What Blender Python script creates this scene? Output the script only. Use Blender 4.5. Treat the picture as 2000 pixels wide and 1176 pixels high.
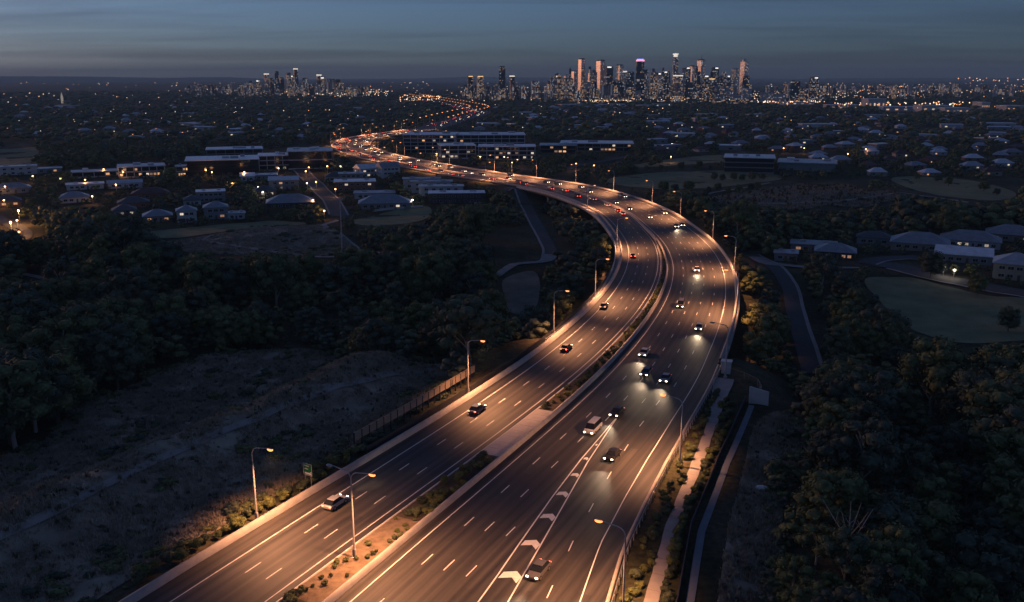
import bpy, bmesh, math, random
import numpy as np
from mathutils import Vector, Matrix, geometry
random.seed(7); RNG = np.random.default_rng(7)
for o in list(bpy.data.objects): bpy.data.objects.remove(o)
scene = bpy.context.scene
COL = scene.collection
R = math.radians
# ------------------------------------------------------------------ camera
CAM_H = 64.0; FPX = 1750.0; HOR = 150.0          # pixels of a 2000 x 1176 frame
PITCH = math.atan((588.0 - HOR) / FPX)
cam_d = bpy.data.cameras.new('camera'); cam = bpy.data.objects.new('camera', cam_d); COL.objects.link(cam)
cam.location = (0, 0, CAM_H); cam.rotation_euler = (math.pi / 2 - PITCH, 0, 0)
cam_d.sensor_width = 36.0; cam_d.lens = 36.0 * FPX / 2000.0
cam_d.clip_start = 1.0; cam_d.clip_end = 60000.0
scene.camera = cam
# ------------------------------------------------------------------ sky and sun (dusk: the sun is at the horizon, left of and behind the camera)
SUN_EL = R(7.0); SUN_AZ = R(-56); SUN_ROT = SUN_AZ               # azimuth from the viewing direction (+Y), negative = left
world = bpy.data.worlds.new('World'); scene.world = world; world.use_nodes = True
wn = world.node_tree; wn.nodes.clear()
def wnode(t, **k):
    n = wn.nodes.new(t)
    for a, b in k.items(): setattr(n, a, b)
    return n
w_out = wnode('ShaderNodeOutputWorld'); w_bg = wnode('ShaderNodeBackground')
w_sky = wnode('ShaderNodeTexSky'); w_sky.sky_type = 'NISHITA'; w_sky.sun_disc = False
w_sky.sun_elevation = SUN_EL; w_sky.sun_rotation = SUN_ROT
w_sky.altitude = 60; w_sky.air_density = 1.0; w_sky.dust_density = 0.6; w_sky.ozone_density = 6.5
w_bg.inputs['Strength'].default_value = 0.078
# thin flat cloud streaks over the whole sky
w_tc = wnode('ShaderNodeTexCoord'); w_sep = wnode('ShaderNodeSeparateXYZ'); wn.links.new(w_tc.outputs['Generated'], w_sep.inputs[0])
def wmath(op, a, b=None, c=None):
    n = wnode('ShaderNodeMath', operation=op)
    for i, v in enumerate((a, b, c)):
        if v is None: continue
        if isinstance(v, (int, float)): n.inputs[i].default_value = v
        else: wn.links.new(v, n.inputs[i])
    return n.outputs[0]
zc = wmath('ADD', wmath('MAXIMUM', w_sep.outputs['Z'], 0.0), 0.055)
w_cmb = wnode('ShaderNodeCombineXYZ')
wn.links.new(wmath('DIVIDE', w_sep.outputs['X'], zc), w_cmb.inputs[0])
wn.links.new(wmath('DIVIDE', w_sep.outputs['Y'], zc), w_cmb.inputs[1])
w_map = wnode('ShaderNodeMapping'); w_map.inputs['Scale'].default_value = (0.22, 0.62, 1); w_map.inputs['Rotation'].default_value = (0, 0, R(14)); w_map.inputs['Location'].default_value = (3.1, 1.7, 0)
wn.links.new(w_cmb.outputs[0], w_map.inputs['Vector'])
w_noi = wnode('ShaderNodeTexNoise'); w_noi.inputs['Scale'].default_value = 0.9; w_noi.inputs['Detail'].default_value = 6; w_noi.inputs['Roughness'].default_value = 0.55; w_noi.inputs['Distortion'].default_value = 0.5
wn.links.new(w_map.outputs[0], w_noi.inputs['Vector'])
w_rmp = wnode('ShaderNodeValToRGB'); w_rmp.color_ramp.elements[0].position = 0.47; w_rmp.color_ramp.elements[1].position = 0.66
w_rmp.color_ramp.elements[0].color = (0, 0, 0, 1); w_rmp.color_ramp.elements[1].color = (1, 1, 1, 1)
wn.links.new(w_noi.outputs['Fac'], w_rmp.inputs[0])
w_mix = wnode('ShaderNodeMixRGB'); w_mix.blend_type = 'MULTIPLY'
wn.links.new(wmath('MULTIPLY', w_rmp.outputs['Color'], 0.6), w_mix.inputs['Fac'])
wn.links.new(w_sky.outputs[0], w_mix.inputs['Color1']); w_mix.inputs['Color2'].default_value = (0.50, 0.46, 0.52, 1)
w_hsv = wnode('ShaderNodeHueSaturation'); w_hsv.inputs['Saturation'].default_value = 0.74
wn.links.new(w_mix.outputs[0], w_hsv.inputs['Color'])
w_tint = wnode('ShaderNodeMixRGB'); w_tint.blend_type = 'MULTIPLY'; w_tint.inputs['Fac'].default_value = 1.0; w_tint.inputs['Color2'].default_value = (0.96, 0.98, 1.19, 1)
wn.links.new(w_hsv.outputs[0], w_tint.inputs['Color1']); wn.links.new(w_tint.outputs[0], w_bg.inputs['Color']); wn.links.new(w_bg.outputs[0], w_out.inputs[0])
sun_d = bpy.data.lights.new('sun', 'SUN'); sun = bpy.data.objects.new('sun', sun_d); COL.objects.link(sun)
sun_d.energy = 0.6; sun_d.angle = R(3.0); sun_d.color = (1.0, 0.40, 0.15)
_sv = Vector((math.sin(SUN_AZ) * math.cos(SUN_EL), math.cos(SUN_AZ) * math.cos(SUN_EL), math.sin(SUN_EL)))
sun.rotation_euler = (-_sv).to_track_quat('-Z', 'Y').to_euler()
# ------------------------------------------------------------------ exposure and renderer
vs = scene.view_settings; vs.view_transform = 'Standard'; vs.look = 'None'; vs.gamma = 1.0; vs.use_curve_mapping = False; vs.exposure = 0.0
cy = scene.cycles; cy.use_denoising = True; cy.max_bounces = 4; cy.diffuse_bounces = 2; cy.glossy_bounces = 2; cy.transmission_bounces = 2
cy.volume_bounces = 0; cy.transparent_max_bounces = 4; cy.caustics_reflective = False; cy.caustics_refractive = False
cy.sample_clamp_indirect = 2.0; cy.use_light_tree = True; cy.use_adaptive_sampling = True; cy.adaptive_threshold = 0.02

# ------------------------------------------------------------------ helpers: tags, meshes, materials
def tag(o, label=None, cat=None, group=None, kind=None):
    if label: o['label'] = label
    if cat: o['category'] = cat
    if group: o['group'] = group
    if kind: o['kind'] = kind
    return o
def link(o, parent=None):
    COL.objects.link(o)
    if parent is not None: o.parent = parent
    return o
def empty(name, loc=(0, 0, 0), rz=0.0):
    o = bpy.data.objects.new(name, None); o.location = loc; o.rotation_euler = (0, 0, rz); o.empty_display_size = 0.5
    return link(o)
def copy_tree(o, parent=None):
    c = o.copy(); COL.objects.link(c); c.parent = parent
    for ch in o.children: copy_tree(ch, c)
    return c
def np_mesh(name, V, F, mats, mi=None, smooth=False):
    """mesh from arrays; F is (n,3) or (n,4)"""
    V = np.asarray(V, np.float32); F = np.asarray(F, np.int32)
    me = bpy.data.meshes.new(name); n, k = F.shape
    me.vertices.add(len(V)); me.vertices.foreach_set('co', V.ravel())
    me.loops.add(n * k); me.loops.foreach_set('vertex_index', F.ravel())
    me.polygons.add(n); me.polygons.foreach_set('loop_start', np.arange(0, n * k, k, dtype=np.int32))
    if mi is not None: me.polygons.foreach_set('material_index', np.asarray(mi, np.int32))
    if smooth: me.polygons.foreach_set('use_smooth', np.ones(n, bool))
    for m in (mats if isinstance(mats, (list, tuple)) else [mats]): me.materials.append(m)
    me.update(calc_edges=True); me.validate()
    return me
class MB:
    def __init__(s): s.v = []; s.f = []; s.m = []
    def add(s, vs, fs, m=0):
        b = len(s.v); s.v += [tuple(p) for p in vs]; s.f += [tuple(b + i for i in f) for f in fs]; s.m += [m] * len(fs); return s
    def box(s, c, d, rz=0.0, m=0, taper=1.0):
        x, y, z = (k / 2 for k in d); ca, sa = math.cos(rz), math.sin(rz); vs = []
        for dz in (-1, 1):
            t = taper if dz > 0 else 1.0
            for dx, dy in ((-1, -1), (1, -1), (1, 1), (-1, 1)):
                a, b = dx * x * t, dy * y * t
                vs.append((c[0] + a * ca - b * sa, c[1] + a * sa + b * ca, c[2] + dz * z))
        return s.add(vs, [(3, 2, 1, 0), (4, 5, 6, 7), (0, 1, 5, 4), (1, 2, 6, 5), (2, 3, 7, 6), (3, 0, 4, 7)], m)
    def prism(s, poly, z0, z1, m=0):
        n = len(poly); vs = [(x, y, z0) for x, y in poly] + [(x, y, z1) for x, y in poly]
        return s.add(vs, [tuple(range(n - 1, -1, -1)), tuple(range(n, 2 * n))] + [(i, (i + 1) % n, n + (i + 1) % n, n + i) for i in range(n)], m)
    def tube(s, pts, rad, n=8, m=0, cap=True):
        pts = [Vector(p) for p in pts]; rr = rad if isinstance(rad, (list, tuple)) else [rad] * len(pts); vs = []; fs = []
        up = None
        for i, p in enumerate(pts):
            t = (pts[min(i + 1, len(pts) - 1)] - pts[max(i - 1, 0)]).normalized()
            if up is None: up = Vector((0, 1, 0)) if abs(t.y) < 0.9 else Vector((1, 0, 0))
            a = t.cross(up).normalized(); b = t.cross(a).normalized(); up = a.cross(t).normalized()
            for k in range(n):
                an = 2 * math.pi * k / n; q = p + (a * math.cos(an) + b * math.sin(an)) * rr[i]; vs.append(tuple(q))
        for i in range(len(pts) - 1):
            for k in range(n): fs.append((i * n + k, i * n + (k + 1) % n, (i + 1) * n + (k + 1) % n, (i + 1) * n + k))
        if cap: fs += [tuple(range(n)), tuple(range(len(pts) * n - 1, (len(pts) - 1) * n - 1, -1))]
        return s.add(vs, fs, m)
    def mesh(s, name, mats):
        me = bpy.data.meshes.new(name); me.from_pydata(s.v, [], s.f)
        for m in (mats if isinstance(mats, (list, tuple)) else [mats]): me.materials.append(m)
        for p, i in zip(me.polygons, s.m): p.material_index = i
        return me
    def build(s, name, mats, parent=None, smooth=False, bevel=0):
        me = s.mesh(name, mats)
        bm = bmesh.new(); bm.from_mesh(me); bmesh.ops.recalc_face_normals(bm, faces=bm.faces)
        if bevel: bmesh.ops.bevel(bm, geom=bm.edges[:], offset=bevel, segments=1, affect='EDGES')
        bm.to_mesh(me); bm.free()
        if smooth:
            for p in me.polygons: p.use_smooth = True
        return link(bpy.data.objects.new(name, me), parent)
def obj(name, me, parent=None): return link(bpy.data.objects.new(name, me), parent)

MATS = {}
def mat(name, col, rough=0.8, var=0.25, scale=3.0, metal=0.0, emit=None, es=0.0, bump=0.0, spec=0.5, rnd=0.0, detail=4, coords='Object', stretch=None, col2=None):
    """plain procedural surface: colour broken up by two noises, optional relief, optional per-object variation"""
    if name in MATS: return MATS[name]
    m = bpy.data.materials.new(name); m.use_nodes = True; nt = m.node_tree; b = nt.nodes['Principled BSDF']
    L = nt.links.new; N = nt.nodes.new
    tc = N('ShaderNodeTexCoord'); vec = tc.outputs[coords]
    if stretch:
        mp = N('ShaderNodeMapping'); mp.inputs['Scale'].default_value = stretch; L(vec, mp.inputs['Vector']); vec = mp.outputs[0]
    no = N('ShaderNodeTexNoise'); no.inputs['Scale'].default_value = scale; no.inputs['Detail'].default_value = detail; no.inputs['Roughness'].default_value = 0.6
    L(vec, no.inputs['Vector'])
    rp = N('ShaderNodeValToRGB'); c = np.array(col)
    c2 = np.array(col2) if col2 is not None else c * (1 + var)
    rp.color_ramp.elements[0].position = 0.3; rp.color_ramp.elements[1].position = 0.7
    rp.color_ramp.elements[0].color = (*np.clip(c * (1 - var), 0, 1), 1); rp.color_ramp.elements[1].color = (*np.clip(c2, 0, 1), 1)
    L(no.outputs['Fac'], rp.inputs[0]); out = rp.outputs[0]
    if rnd:
        oi = N('ShaderNodeObjectInfo'); hs = N('ShaderNodeHueSaturation')
        mr = N('ShaderNodeMapRange'); mr.inputs[3].default_value = 1 - rnd; mr.inputs[4].default_value = 1 + rnd; L(oi.outputs['Random'], mr.inputs[0]); L(mr.outputs[0], hs.inputs['Value'])
        mh = N('ShaderNodeMapRange'); mh.inputs[3].default_value = 0.5 - rnd * 0.06; mh.inputs[4].default_value = 0.5 + rnd * 0.06
        fr = N('ShaderNodeMath'); fr.operation = 'MULTIPLY_ADD'; fr.inputs[1].default_value = 7.31; L(oi.outputs['Random'], fr.inputs[0]); fr2 = N('ShaderNodeMath'); fr2.operation = 'FRACT'; L(fr.outputs[0], fr2.inputs[0]); L(fr2.outputs[0], mh.inputs[0]); L(mh.outputs[0], hs.inputs['Hue'])
        L(out, hs.inputs['Color']); out = hs.outputs[0]
    L(out, b.inputs['Base Color'])
    b.inputs['Roughness'].default_value = rough; b.inputs['Metallic'].default_value = metal; b.inputs['Specular IOR Level'].default_value = spec
    if bump:
        n2 = N('ShaderNodeTexNoise'); n2.inputs['Scale'].default_value = scale * 6; n2.inputs['Detail'].default_value = 5; L(vec, n2.inputs['Vector'])
        bp = N('ShaderNodeBump'); bp.inputs['Strength'].default_value = bump; bp.inputs['Distance'].default_value = 0.1; L(n2.outputs['Fac'], bp.inputs['Height']); L(bp.outputs[0], b.inputs['Normal'])
    if emit:
        b.inputs['Emission Color'].default_value = (*emit, 1); b.inputs['Emission Strength'].default_value = es
    MATS[name] = m
    return m
def lamp_mat(name, col, strength):
    return mat(name, (0.6, 0.6, 0.6), 0.4, 0.0, emit=col, es=strength)

# ------------------------------------------------------------------ geometry of the view: pixel -> ground, ground -> pixel
def project(P):
    P = np.atleast_2d(np.asarray(P, float)); c, s_ = math.cos(PITCH), math.sin(PITCH); z = P[:, 2] - CAM_H
    dep = P[:, 1] * c - z * s_; up = P[:, 1] * s_ + z * c; dep = np.where(dep < 0.1, 0.1, dep)
    return np.stack([1000 + FPX * P[:, 0] / dep, 588 - FPX * up / dep, dep], 1)
def ray(u, v):
    x = (u - 1000) / FPX; y = -(v - 588) / FPX; c, s_ = math.cos(PITCH), math.sin(PITCH)
    return x, c + y * s_, -s_ + y * c
def flat(u, v, z=0.0):
    dx, dy, dz = ray(u, v); t = (z - CAM_H) / dz
    return dx * t, dy * t
# ------------------------------------------------------------------ the motorway's line (metres; s runs along the median barrier)
_sp = [[-43.4,56.9],[-33.4,78.0],[-23.3,98.7],[-14.6,116.7],[-5.8,134.7],[2.9,152.7],[11.4,170.8],[19.5,189.1],[26.9,207.6],[33.7,226.4],[39.9,245.4],[45.4,264.6],[50.0,284.1],[53.7,303.7],[56.3,323.5],[57.9,343.4],[58.4,363.4],[58.1,383.4],[57.4,403.3],[56.3,423.3],[53.9,443.1],[50.2,462.7],[45.3,482.0],[39.4,501.1],[32.0,519.5],[22.6,537.0],[11.4,553.4],[-1.0,569.1],[-13.5,584.7],[-25.6,600.6],[-37.3,616.8],[-48.6,633.3],[-59.5,650.1],[-70.0,667.0],[-80.4,684.1],[-90.5,701.4],[-100.2,718.9],[-109.7,736.5],[-118.7,754.3],[-127.1,772.4],[-134.7,790.9],[-141.3,809.7],[-147.5,828.8],[-153.2,847.9],[-157.6,867.3],[-160.5,887.0],[-162.5,906.9],[-164.3,926.8],[-164.9,946.6],[-163.3,966.4],[-160.0,986.1],[-155.4,1005.5],[-150.1,1024.8],[-144.4,1043.9],[-138.3,1063.0],[-131.8,1081.9],[-125.1,1100.7],[-116,1134],[-110,1174],[-103,1250],[-92,1370],[-79,1490],[-66,1590],[-63,1670],[-71,1750],[-88,1844],[-112,1970],[-141,2109],[-209,2413],[-262,2660],[-330,2960]]
_sp = np.array(_sp, float)
def _catmull(P, step):
    out = []
    for i in range(len(P) - 1):
        p0, p1, p2, p3 = P[max(i - 1, 0)], P[i], P[i + 1], P[min(i + 2, len(P) - 1)]
        n = max(2, int(np.hypot(*(p2 - p1)) / 1.0))
        for t in np.linspace(0, 1, n, endpoint=False):
            out.append(0.5 * ((2 * p1) + (-p0 + p2) * t + (2 * p0 - 5 * p1 + 4 * p2 - p3) * t * t + (-p0 + 3 * p1 - 3 * p2 + p3) * t ** 3))
    D = np.array(out + [P[-1]]); s = np.r_[0, np.cumsum(np.hypot(*np.diff(D, axis=0).T))]
    S = np.arange(0, s[-1], step)
    return S, np.stack([np.interp(S, s, D[:, 0]), np.interp(S, s, D[:, 1])], 1)
S_, SPX = _catmull(_sp, 2.0)
S_ = S_ - 46.4                                    # s = 0 where the road leaves the bottom of the photograph
_T = np.gradient(SPX, axis=0); _T /= np.hypot(*_T.T)[:, None]; _N = np.stack([_T[:, 1], -_T[:, 0]], 1)
def spine(s):
    s = np.asarray(s, float)
    p = np.stack([np.interp(s, S_, SPX[:, 0]), np.interp(s, S_, SPX[:, 1])], -1)
    n = np.stack([np.interp(s, S_, _N[:, 0]), np.interp(s, S_, _N[:, 1])], -1); n /= np.linalg.norm(n, axis=-1, keepdims=True)
    return p, n
def rd(s, off, z=0.0):
    p, n = spine(s); q = p + n * off
    return Vector((float(q[0]), float(q[1]), z))
def heading(s):
    p, n = spine(s); return math.atan2(float(n[0]), float(-n[1])) if False else math.atan2(float(n[1]), float(n[0])) + math.pi / 2   # direction of travel away from the camera
I = lambda a, b: (lambda s: np.interp(s, a, b))
oL2 = I([-45, 0, 60, 150, 220, 270, 320, 3000], [-8.2, -7.5, -6.0, -4.2, -3.2, -1.9, -1.3, -1.3])
oL1 = lambda s: oL2(s) - 10.6
oLB = lambda s: oL1(s) - np.interp(s, [0, 60, 120, 250, 320], [3.9, 3.0, 2.6, 2.4, 2.2])
oL3 = lambda s: oL2(s) + np.interp(s, [0, 200, 300], [1.3, 1.1, 0.5])
oR1 = lambda s: 0 * s + 2.1
oR2 = I([-45, 0, 15, 30, 45, 60, 80, 105, 125, 155, 190, 3000], [37, 30.5, 28.1, 25.3, 23.7, 22.5, 21.4, 20.6, 19.8, 19.2, 18.8, 18.8])
oRB = lambda s: oR2(s) + np.interp(s, [0, 60, 200], [3.2, 3.1, 2.9])
oGL = I([-45, 0, 15, 25, 40, 55, 75], [19.5, 17.4, 16.1, 15.0, 13.4, 12.2, 11.4])
oGR = I([-45, 0, 10, 25, 40, 55, 75], [27.5, 21.7, 20.1, 18.0, 15.8, 13.6, 11.55])
BR0, BR1 = 118.0, 470.0                           # the viaduct
def near_spine(x, y):
    """nearest s and signed offset (right positive) for arrays of points"""
    P = np.stack([x, y], -1).reshape(-1, 2); s = np.empty(len(P)); d = np.empty(len(P)); Q = SPX[::3]; SS = S_[::3]; NN = _N[::3]
    for a in range(0, len(P), 4000):
        D = P[a:a + 4000, None] - Q[None]; k = np.argmin((D ** 2).sum(-1), 1)
        dd = D[np.arange(len(k)), k]; s[a:a + 4000] = SS[k] + (dd * np.stack([-NN[k, 1], NN[k, 0]], 1)).sum(1)
        sg = (dd * NN[k]).sum(1); ds = np.hypot(*dd.T); d[a:a + 4000] = np.where(ds > abs(sg) * 1.3 + 8, np.sign(sg + 1e-9) * ds, sg)
    return s.reshape(np.shape(x)), d.reshape(np.shape(x))
def _hash(i, j): 
    h = np.sin(i * 127.1 + j * 311.7) * 43758.5453; return h - np.floor(h)
def vnoise(x, y):
    i, j = np.floor(x), np.floor(y); f, g = x - i, y - j; f = f * f * (3 - 2 * f); g = g * g * (3 - 2 * g)
    a, b, c, d = _hash(i, j), _hash(i + 1, j), _hash(i, j + 1), _hash(i + 1, j + 1)
    return (a + (b - a) * f + (c - a) * g + (a - b - c + d) * f * g) * 2 - 1
sst = lambda a, b, x: (lambda t: t * t * (3 - 2 * t))(np.clip((x - a) / (b - a), 0, 1))
def terrain(x, y):
    x = np.asarray(x, float); y = np.asarray(y, float); r = np.hypot(x, y)
    s, d = near_spine(x, y)
    zb = -9.0 + 5.0 * sst(380, 700, y) + 1.8 * vnoise(x / 70, y / 70) + 0.7 * vnoise(x / 23 + 9, y / 23) + 0.18 * vnoise(x / 6, y / 6)
    zb = zb * (1 - 0.5 * sst(900, 2000, r)) + 9 * vnoise(x / 1500, y / 1500) * sst(2600, 5000, r)
    hx, hy = flat(1640, 392, -5); zb = zb + 5.5 * np.exp(-(((x - hx) / 80) ** 2 + ((y - hy) / 45) ** 2))
    hx, hy = flat(520, 462, -8); zb = zb + 3.5 * np.exp(-(((x - hx) / 42) ** 2 + ((y - hy) / 26) ** 2))
    eL = -oLB(s) + np.where(s < 100, 6.0, 5.0); eR = oRB(s) + np.interp(s, [-40, 90, 118], [13.5, 12.0, 3.0])
    q = np.maximum(np.maximum(-d - eL, d - eR), 0)
    b = sst(120, 150, s) * (1 - sst(440, 472, s))
    zc = -0.35 * (1 - b) + zb * b
    w = 1 - sst(0, np.where(d < 0, 26.0, 24.0), q)
    z = zb + (zc - zb) * w
    ridge = np.exp(-((q - 24) / 13.0) ** 2) * (d < 0) * (1 - sst(75, 135, s)) * sst(-90, -30, s)
    z = z + (4.6 + 0.9 * vnoise(x / 9, y / 9) + 0.3 * vnoise(x / 3, y / 3) - z) * ridge * 0.9
    ridge = np.exp(-((q - 16) / 11.0) ** 2) * (d > 0) * (1 - sst(85, 125, s)) * sst(-90, -30, s)
    z = z + (0.4 + 0.5 * vnoise(x / 8, y / 8) - z) * ridge * 0.8
    return z
def tz(x, y): return float(terrain(np.array([x]), np.array([y]))[0])
def at(u, v, dz=0.0):
    """where the view ray through a pixel meets the land"""
    z = -3.0
    for _ in range(3 if v < 300 else 7):
        x, y = flat(u, v, z + dz); z = 0.35 * z + 0.65 * tz(x, y)
    x, y = flat(u, v, z + dz)
    return Vector((x, y, tz(x, y)))
def atmany(P): return [at(u, v) for u, v in P]

# ------------------------------------------------------------------ land
def land_material():
    m = bpy.data.materials.new('scrub_ground'); m.use_nodes = True; nt = m.node_tree; b = nt.nodes['Principled BSDF']; N = nt.nodes.new; L = nt.links.new
    g = N('ShaderNodeNewGeometry'); 
    def noise(sc, det=5, ro=0.6):
        n = N('ShaderNodeTexNoise'); n.inputs['Scale'].default_value = sc; n.inputs['Detail'].default_value = det; n.inputs['Roughness'].default_value = ro; L(g.outputs['Position'], n.inputs['Vector']); return n.outputs['Fac']
    def ramp(f, a, ca, c, cb):
        r = N('ShaderNodeValToRGB'); r.color_ramp.elements[0].position = a; r.color_ramp.elements[1].position = c; r.color_ramp.elements[0].color = (*ca, 1); r.color_ramp.elements[1].color = (*cb, 1); L(f, r.inputs[0]); return r.outputs[0]
    big = ramp(noise(0.035), 0.42, (0.055, 0.060, 0.036), 0.62, (0.13, 0.112, 0.075))
    fine = ramp(noise(0.9, 8, 0.7), 0.35, (0.45, 0.45, 0.45), 0.7, (1.25, 1.2, 1.1))
    mx = N('ShaderNodeMixRGB'); mx.blend_type = 'MULTIPLY'; mx.inputs[0].default_value = 1; L(big, mx.inputs[1]); L(fine, mx.inputs[2])
    L(mx.outputs[0], b.inputs['Base Color']); b.inputs['Roughness'].default_value = 0.95; b.inputs['Specular IOR Level'].default_value = 0.1
    bp = N('ShaderNodeBump'); bp.inputs['Strength'].default_value = 0.9; bp.inputs['Distance'].default_value = 0.5; L(noise(0.7, 8, 0.7), bp.inputs['Height']); L(bp.outputs[0], b.inputs['Normal'])
    return m
_r = np.r_[0.0, np.geomspace(25, 22000, 330)]
_a = np.r_[np.linspace(-180, -44, 24)[:-1], np.linspace(-44, 44, 330), np.linspace(44, 180, 24)[1:]]
_rr, _aa = np.meshgrid(_r, np.radians(_a), indexing='ij')
_gx, _gy = _rr * np.sin(_aa), _rr * np.cos(_aa)
_gz = terrain(_gx, _gy)
nr, na = _gx.shape
_i = (np.arange(nr - 1)[:, None] * na + np.arange(na - 1)[None]).ravel()
_F = np.stack([_i, _i + 1, _i + na + 1, _i + na], 1)
ground = obj('ground', np_mesh('ground', np.stack([_gx, _gy, _gz], -1).reshape(-1, 3), _F[:, ::-1], land_material(), smooth=True)); tag(ground, kind='structure')
# draped sheets: fields, lawns
def smooth_poly(P, n=6):
    P = np.array([(p[0], p[1]) for p in P]); k = len(P); out = []
    for i in range(k):
        p0, p1, p2, p3 = P[i - 1], P[i], P[(i + 1) % k], P[(i + 2) % k]
        for t in np.linspace(0, 1, n, endpoint=False): out.append(0.5 * ((2 * p1) + (-p0 + p2) * t + (2 * p0 - 5 * p1 + 4 * p2 - p3) * t * t + (-p0 + 3 * p1 - 3 * p2 + p3) * t ** 3))
    return np.array(out)
def in_poly(pts, poly):
    x, y = pts[:, 0], pts[:, 1]; ins = np.zeros(len(pts), bool); j = len(poly) - 1
    for i in range(len(poly)):
        xi, yi = poly[i]; xj, yj = poly[j]
        c = ((yi > y) != (yj > y)) & (x < (xj - xi) * (y - yi) / (yj - yi + 1e-12) + xi); ins ^= c; j = i
    return ins
def drape(name, pix, material, step=6.0, lift=0.12, label=None, kind='structure'):
    poly = smooth_poly(atmany(pix)); lo, hi = poly.min(0), poly.max(0)
    gx, gy = np.meshgrid(np.arange(lo[0], hi[0], step), np.arange(lo[1], hi[1], step)); pts = np.stack([gx.ravel(), gy.ravel()], 1) + RNG.uniform(-.2, .2, (gx.size, 2)) * step
    pts = pts[in_poly(pts, poly)]
    V2 = [Vector(p) for p in poly] + [Vector(p) for p in pts]; nb = len(poly)
    r = geometry.delaunay_2d_cdt(V2, [], [list(range(nb))], 1, 1e-4)
    W = np.array([(v.x, v.y) for v in r[0]]); Z = terrain(W[:, 0], W[:, 1]) + lift
    me = bpy.data.meshes.new(name); me.from_pydata([(a, b, c) for (a, b), c in zip(W, Z)], [], [tuple(f) for f in r[2]]); me.materials.append(material)
    for p in me.polygons: p.use_smooth = True
    o = obj(name, me)
    if kind: tag(o, kind=kind)
    return o, poly
def strip(name, pts, width, material, lift=0.16, step=4.0, parent=None, kind='structure', flatz=None):
    """a draped ribbon along a smoothed world polyline"""
    P = np.array([(p[0], p[1]) for p in pts], float); S, X = _catmull(P, step)
    T = np.gradient(X, axis=0); T /= np.hypot(*T.T)[:, None]; Nn = np.stack([T[:, 1], -T[:, 0]], 1)
    w = np.interp(np.linspace(0, 1, len(S)), np.linspace(0, 1, len(width)), width) if isinstance(width, (list, tuple)) else np.full(len(S), width)
    K = 5; tt = np.linspace(-.5, .5, K); V = X[:, None] + Nn[:, None] * (w[:, None] * tt[None])[..., None]
    zmid = terrain(X[:, 0], X[:, 1]); Z = np.maximum(terrain(V[..., 0], V[..., 1]), zmid[:, None] - 0.2) + lift if flatz is None else np.full(V.shape[:2], flatz)
    VV = np.concatenate([V, Z[..., None]], -1).reshape(-1, 3); i = (np.arange(len(S) - 1)[:, None] * K + np.arange(K - 1)[None]).ravel()
    o = obj(name, np_mesh(name, VV, np.stack([i, i + 1, i + K + 1, i + K], 1)[:, ::-1], material, smooth=True), parent)
    if kind and parent is None: tag(o, kind=kind)
    return o, X
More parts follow.
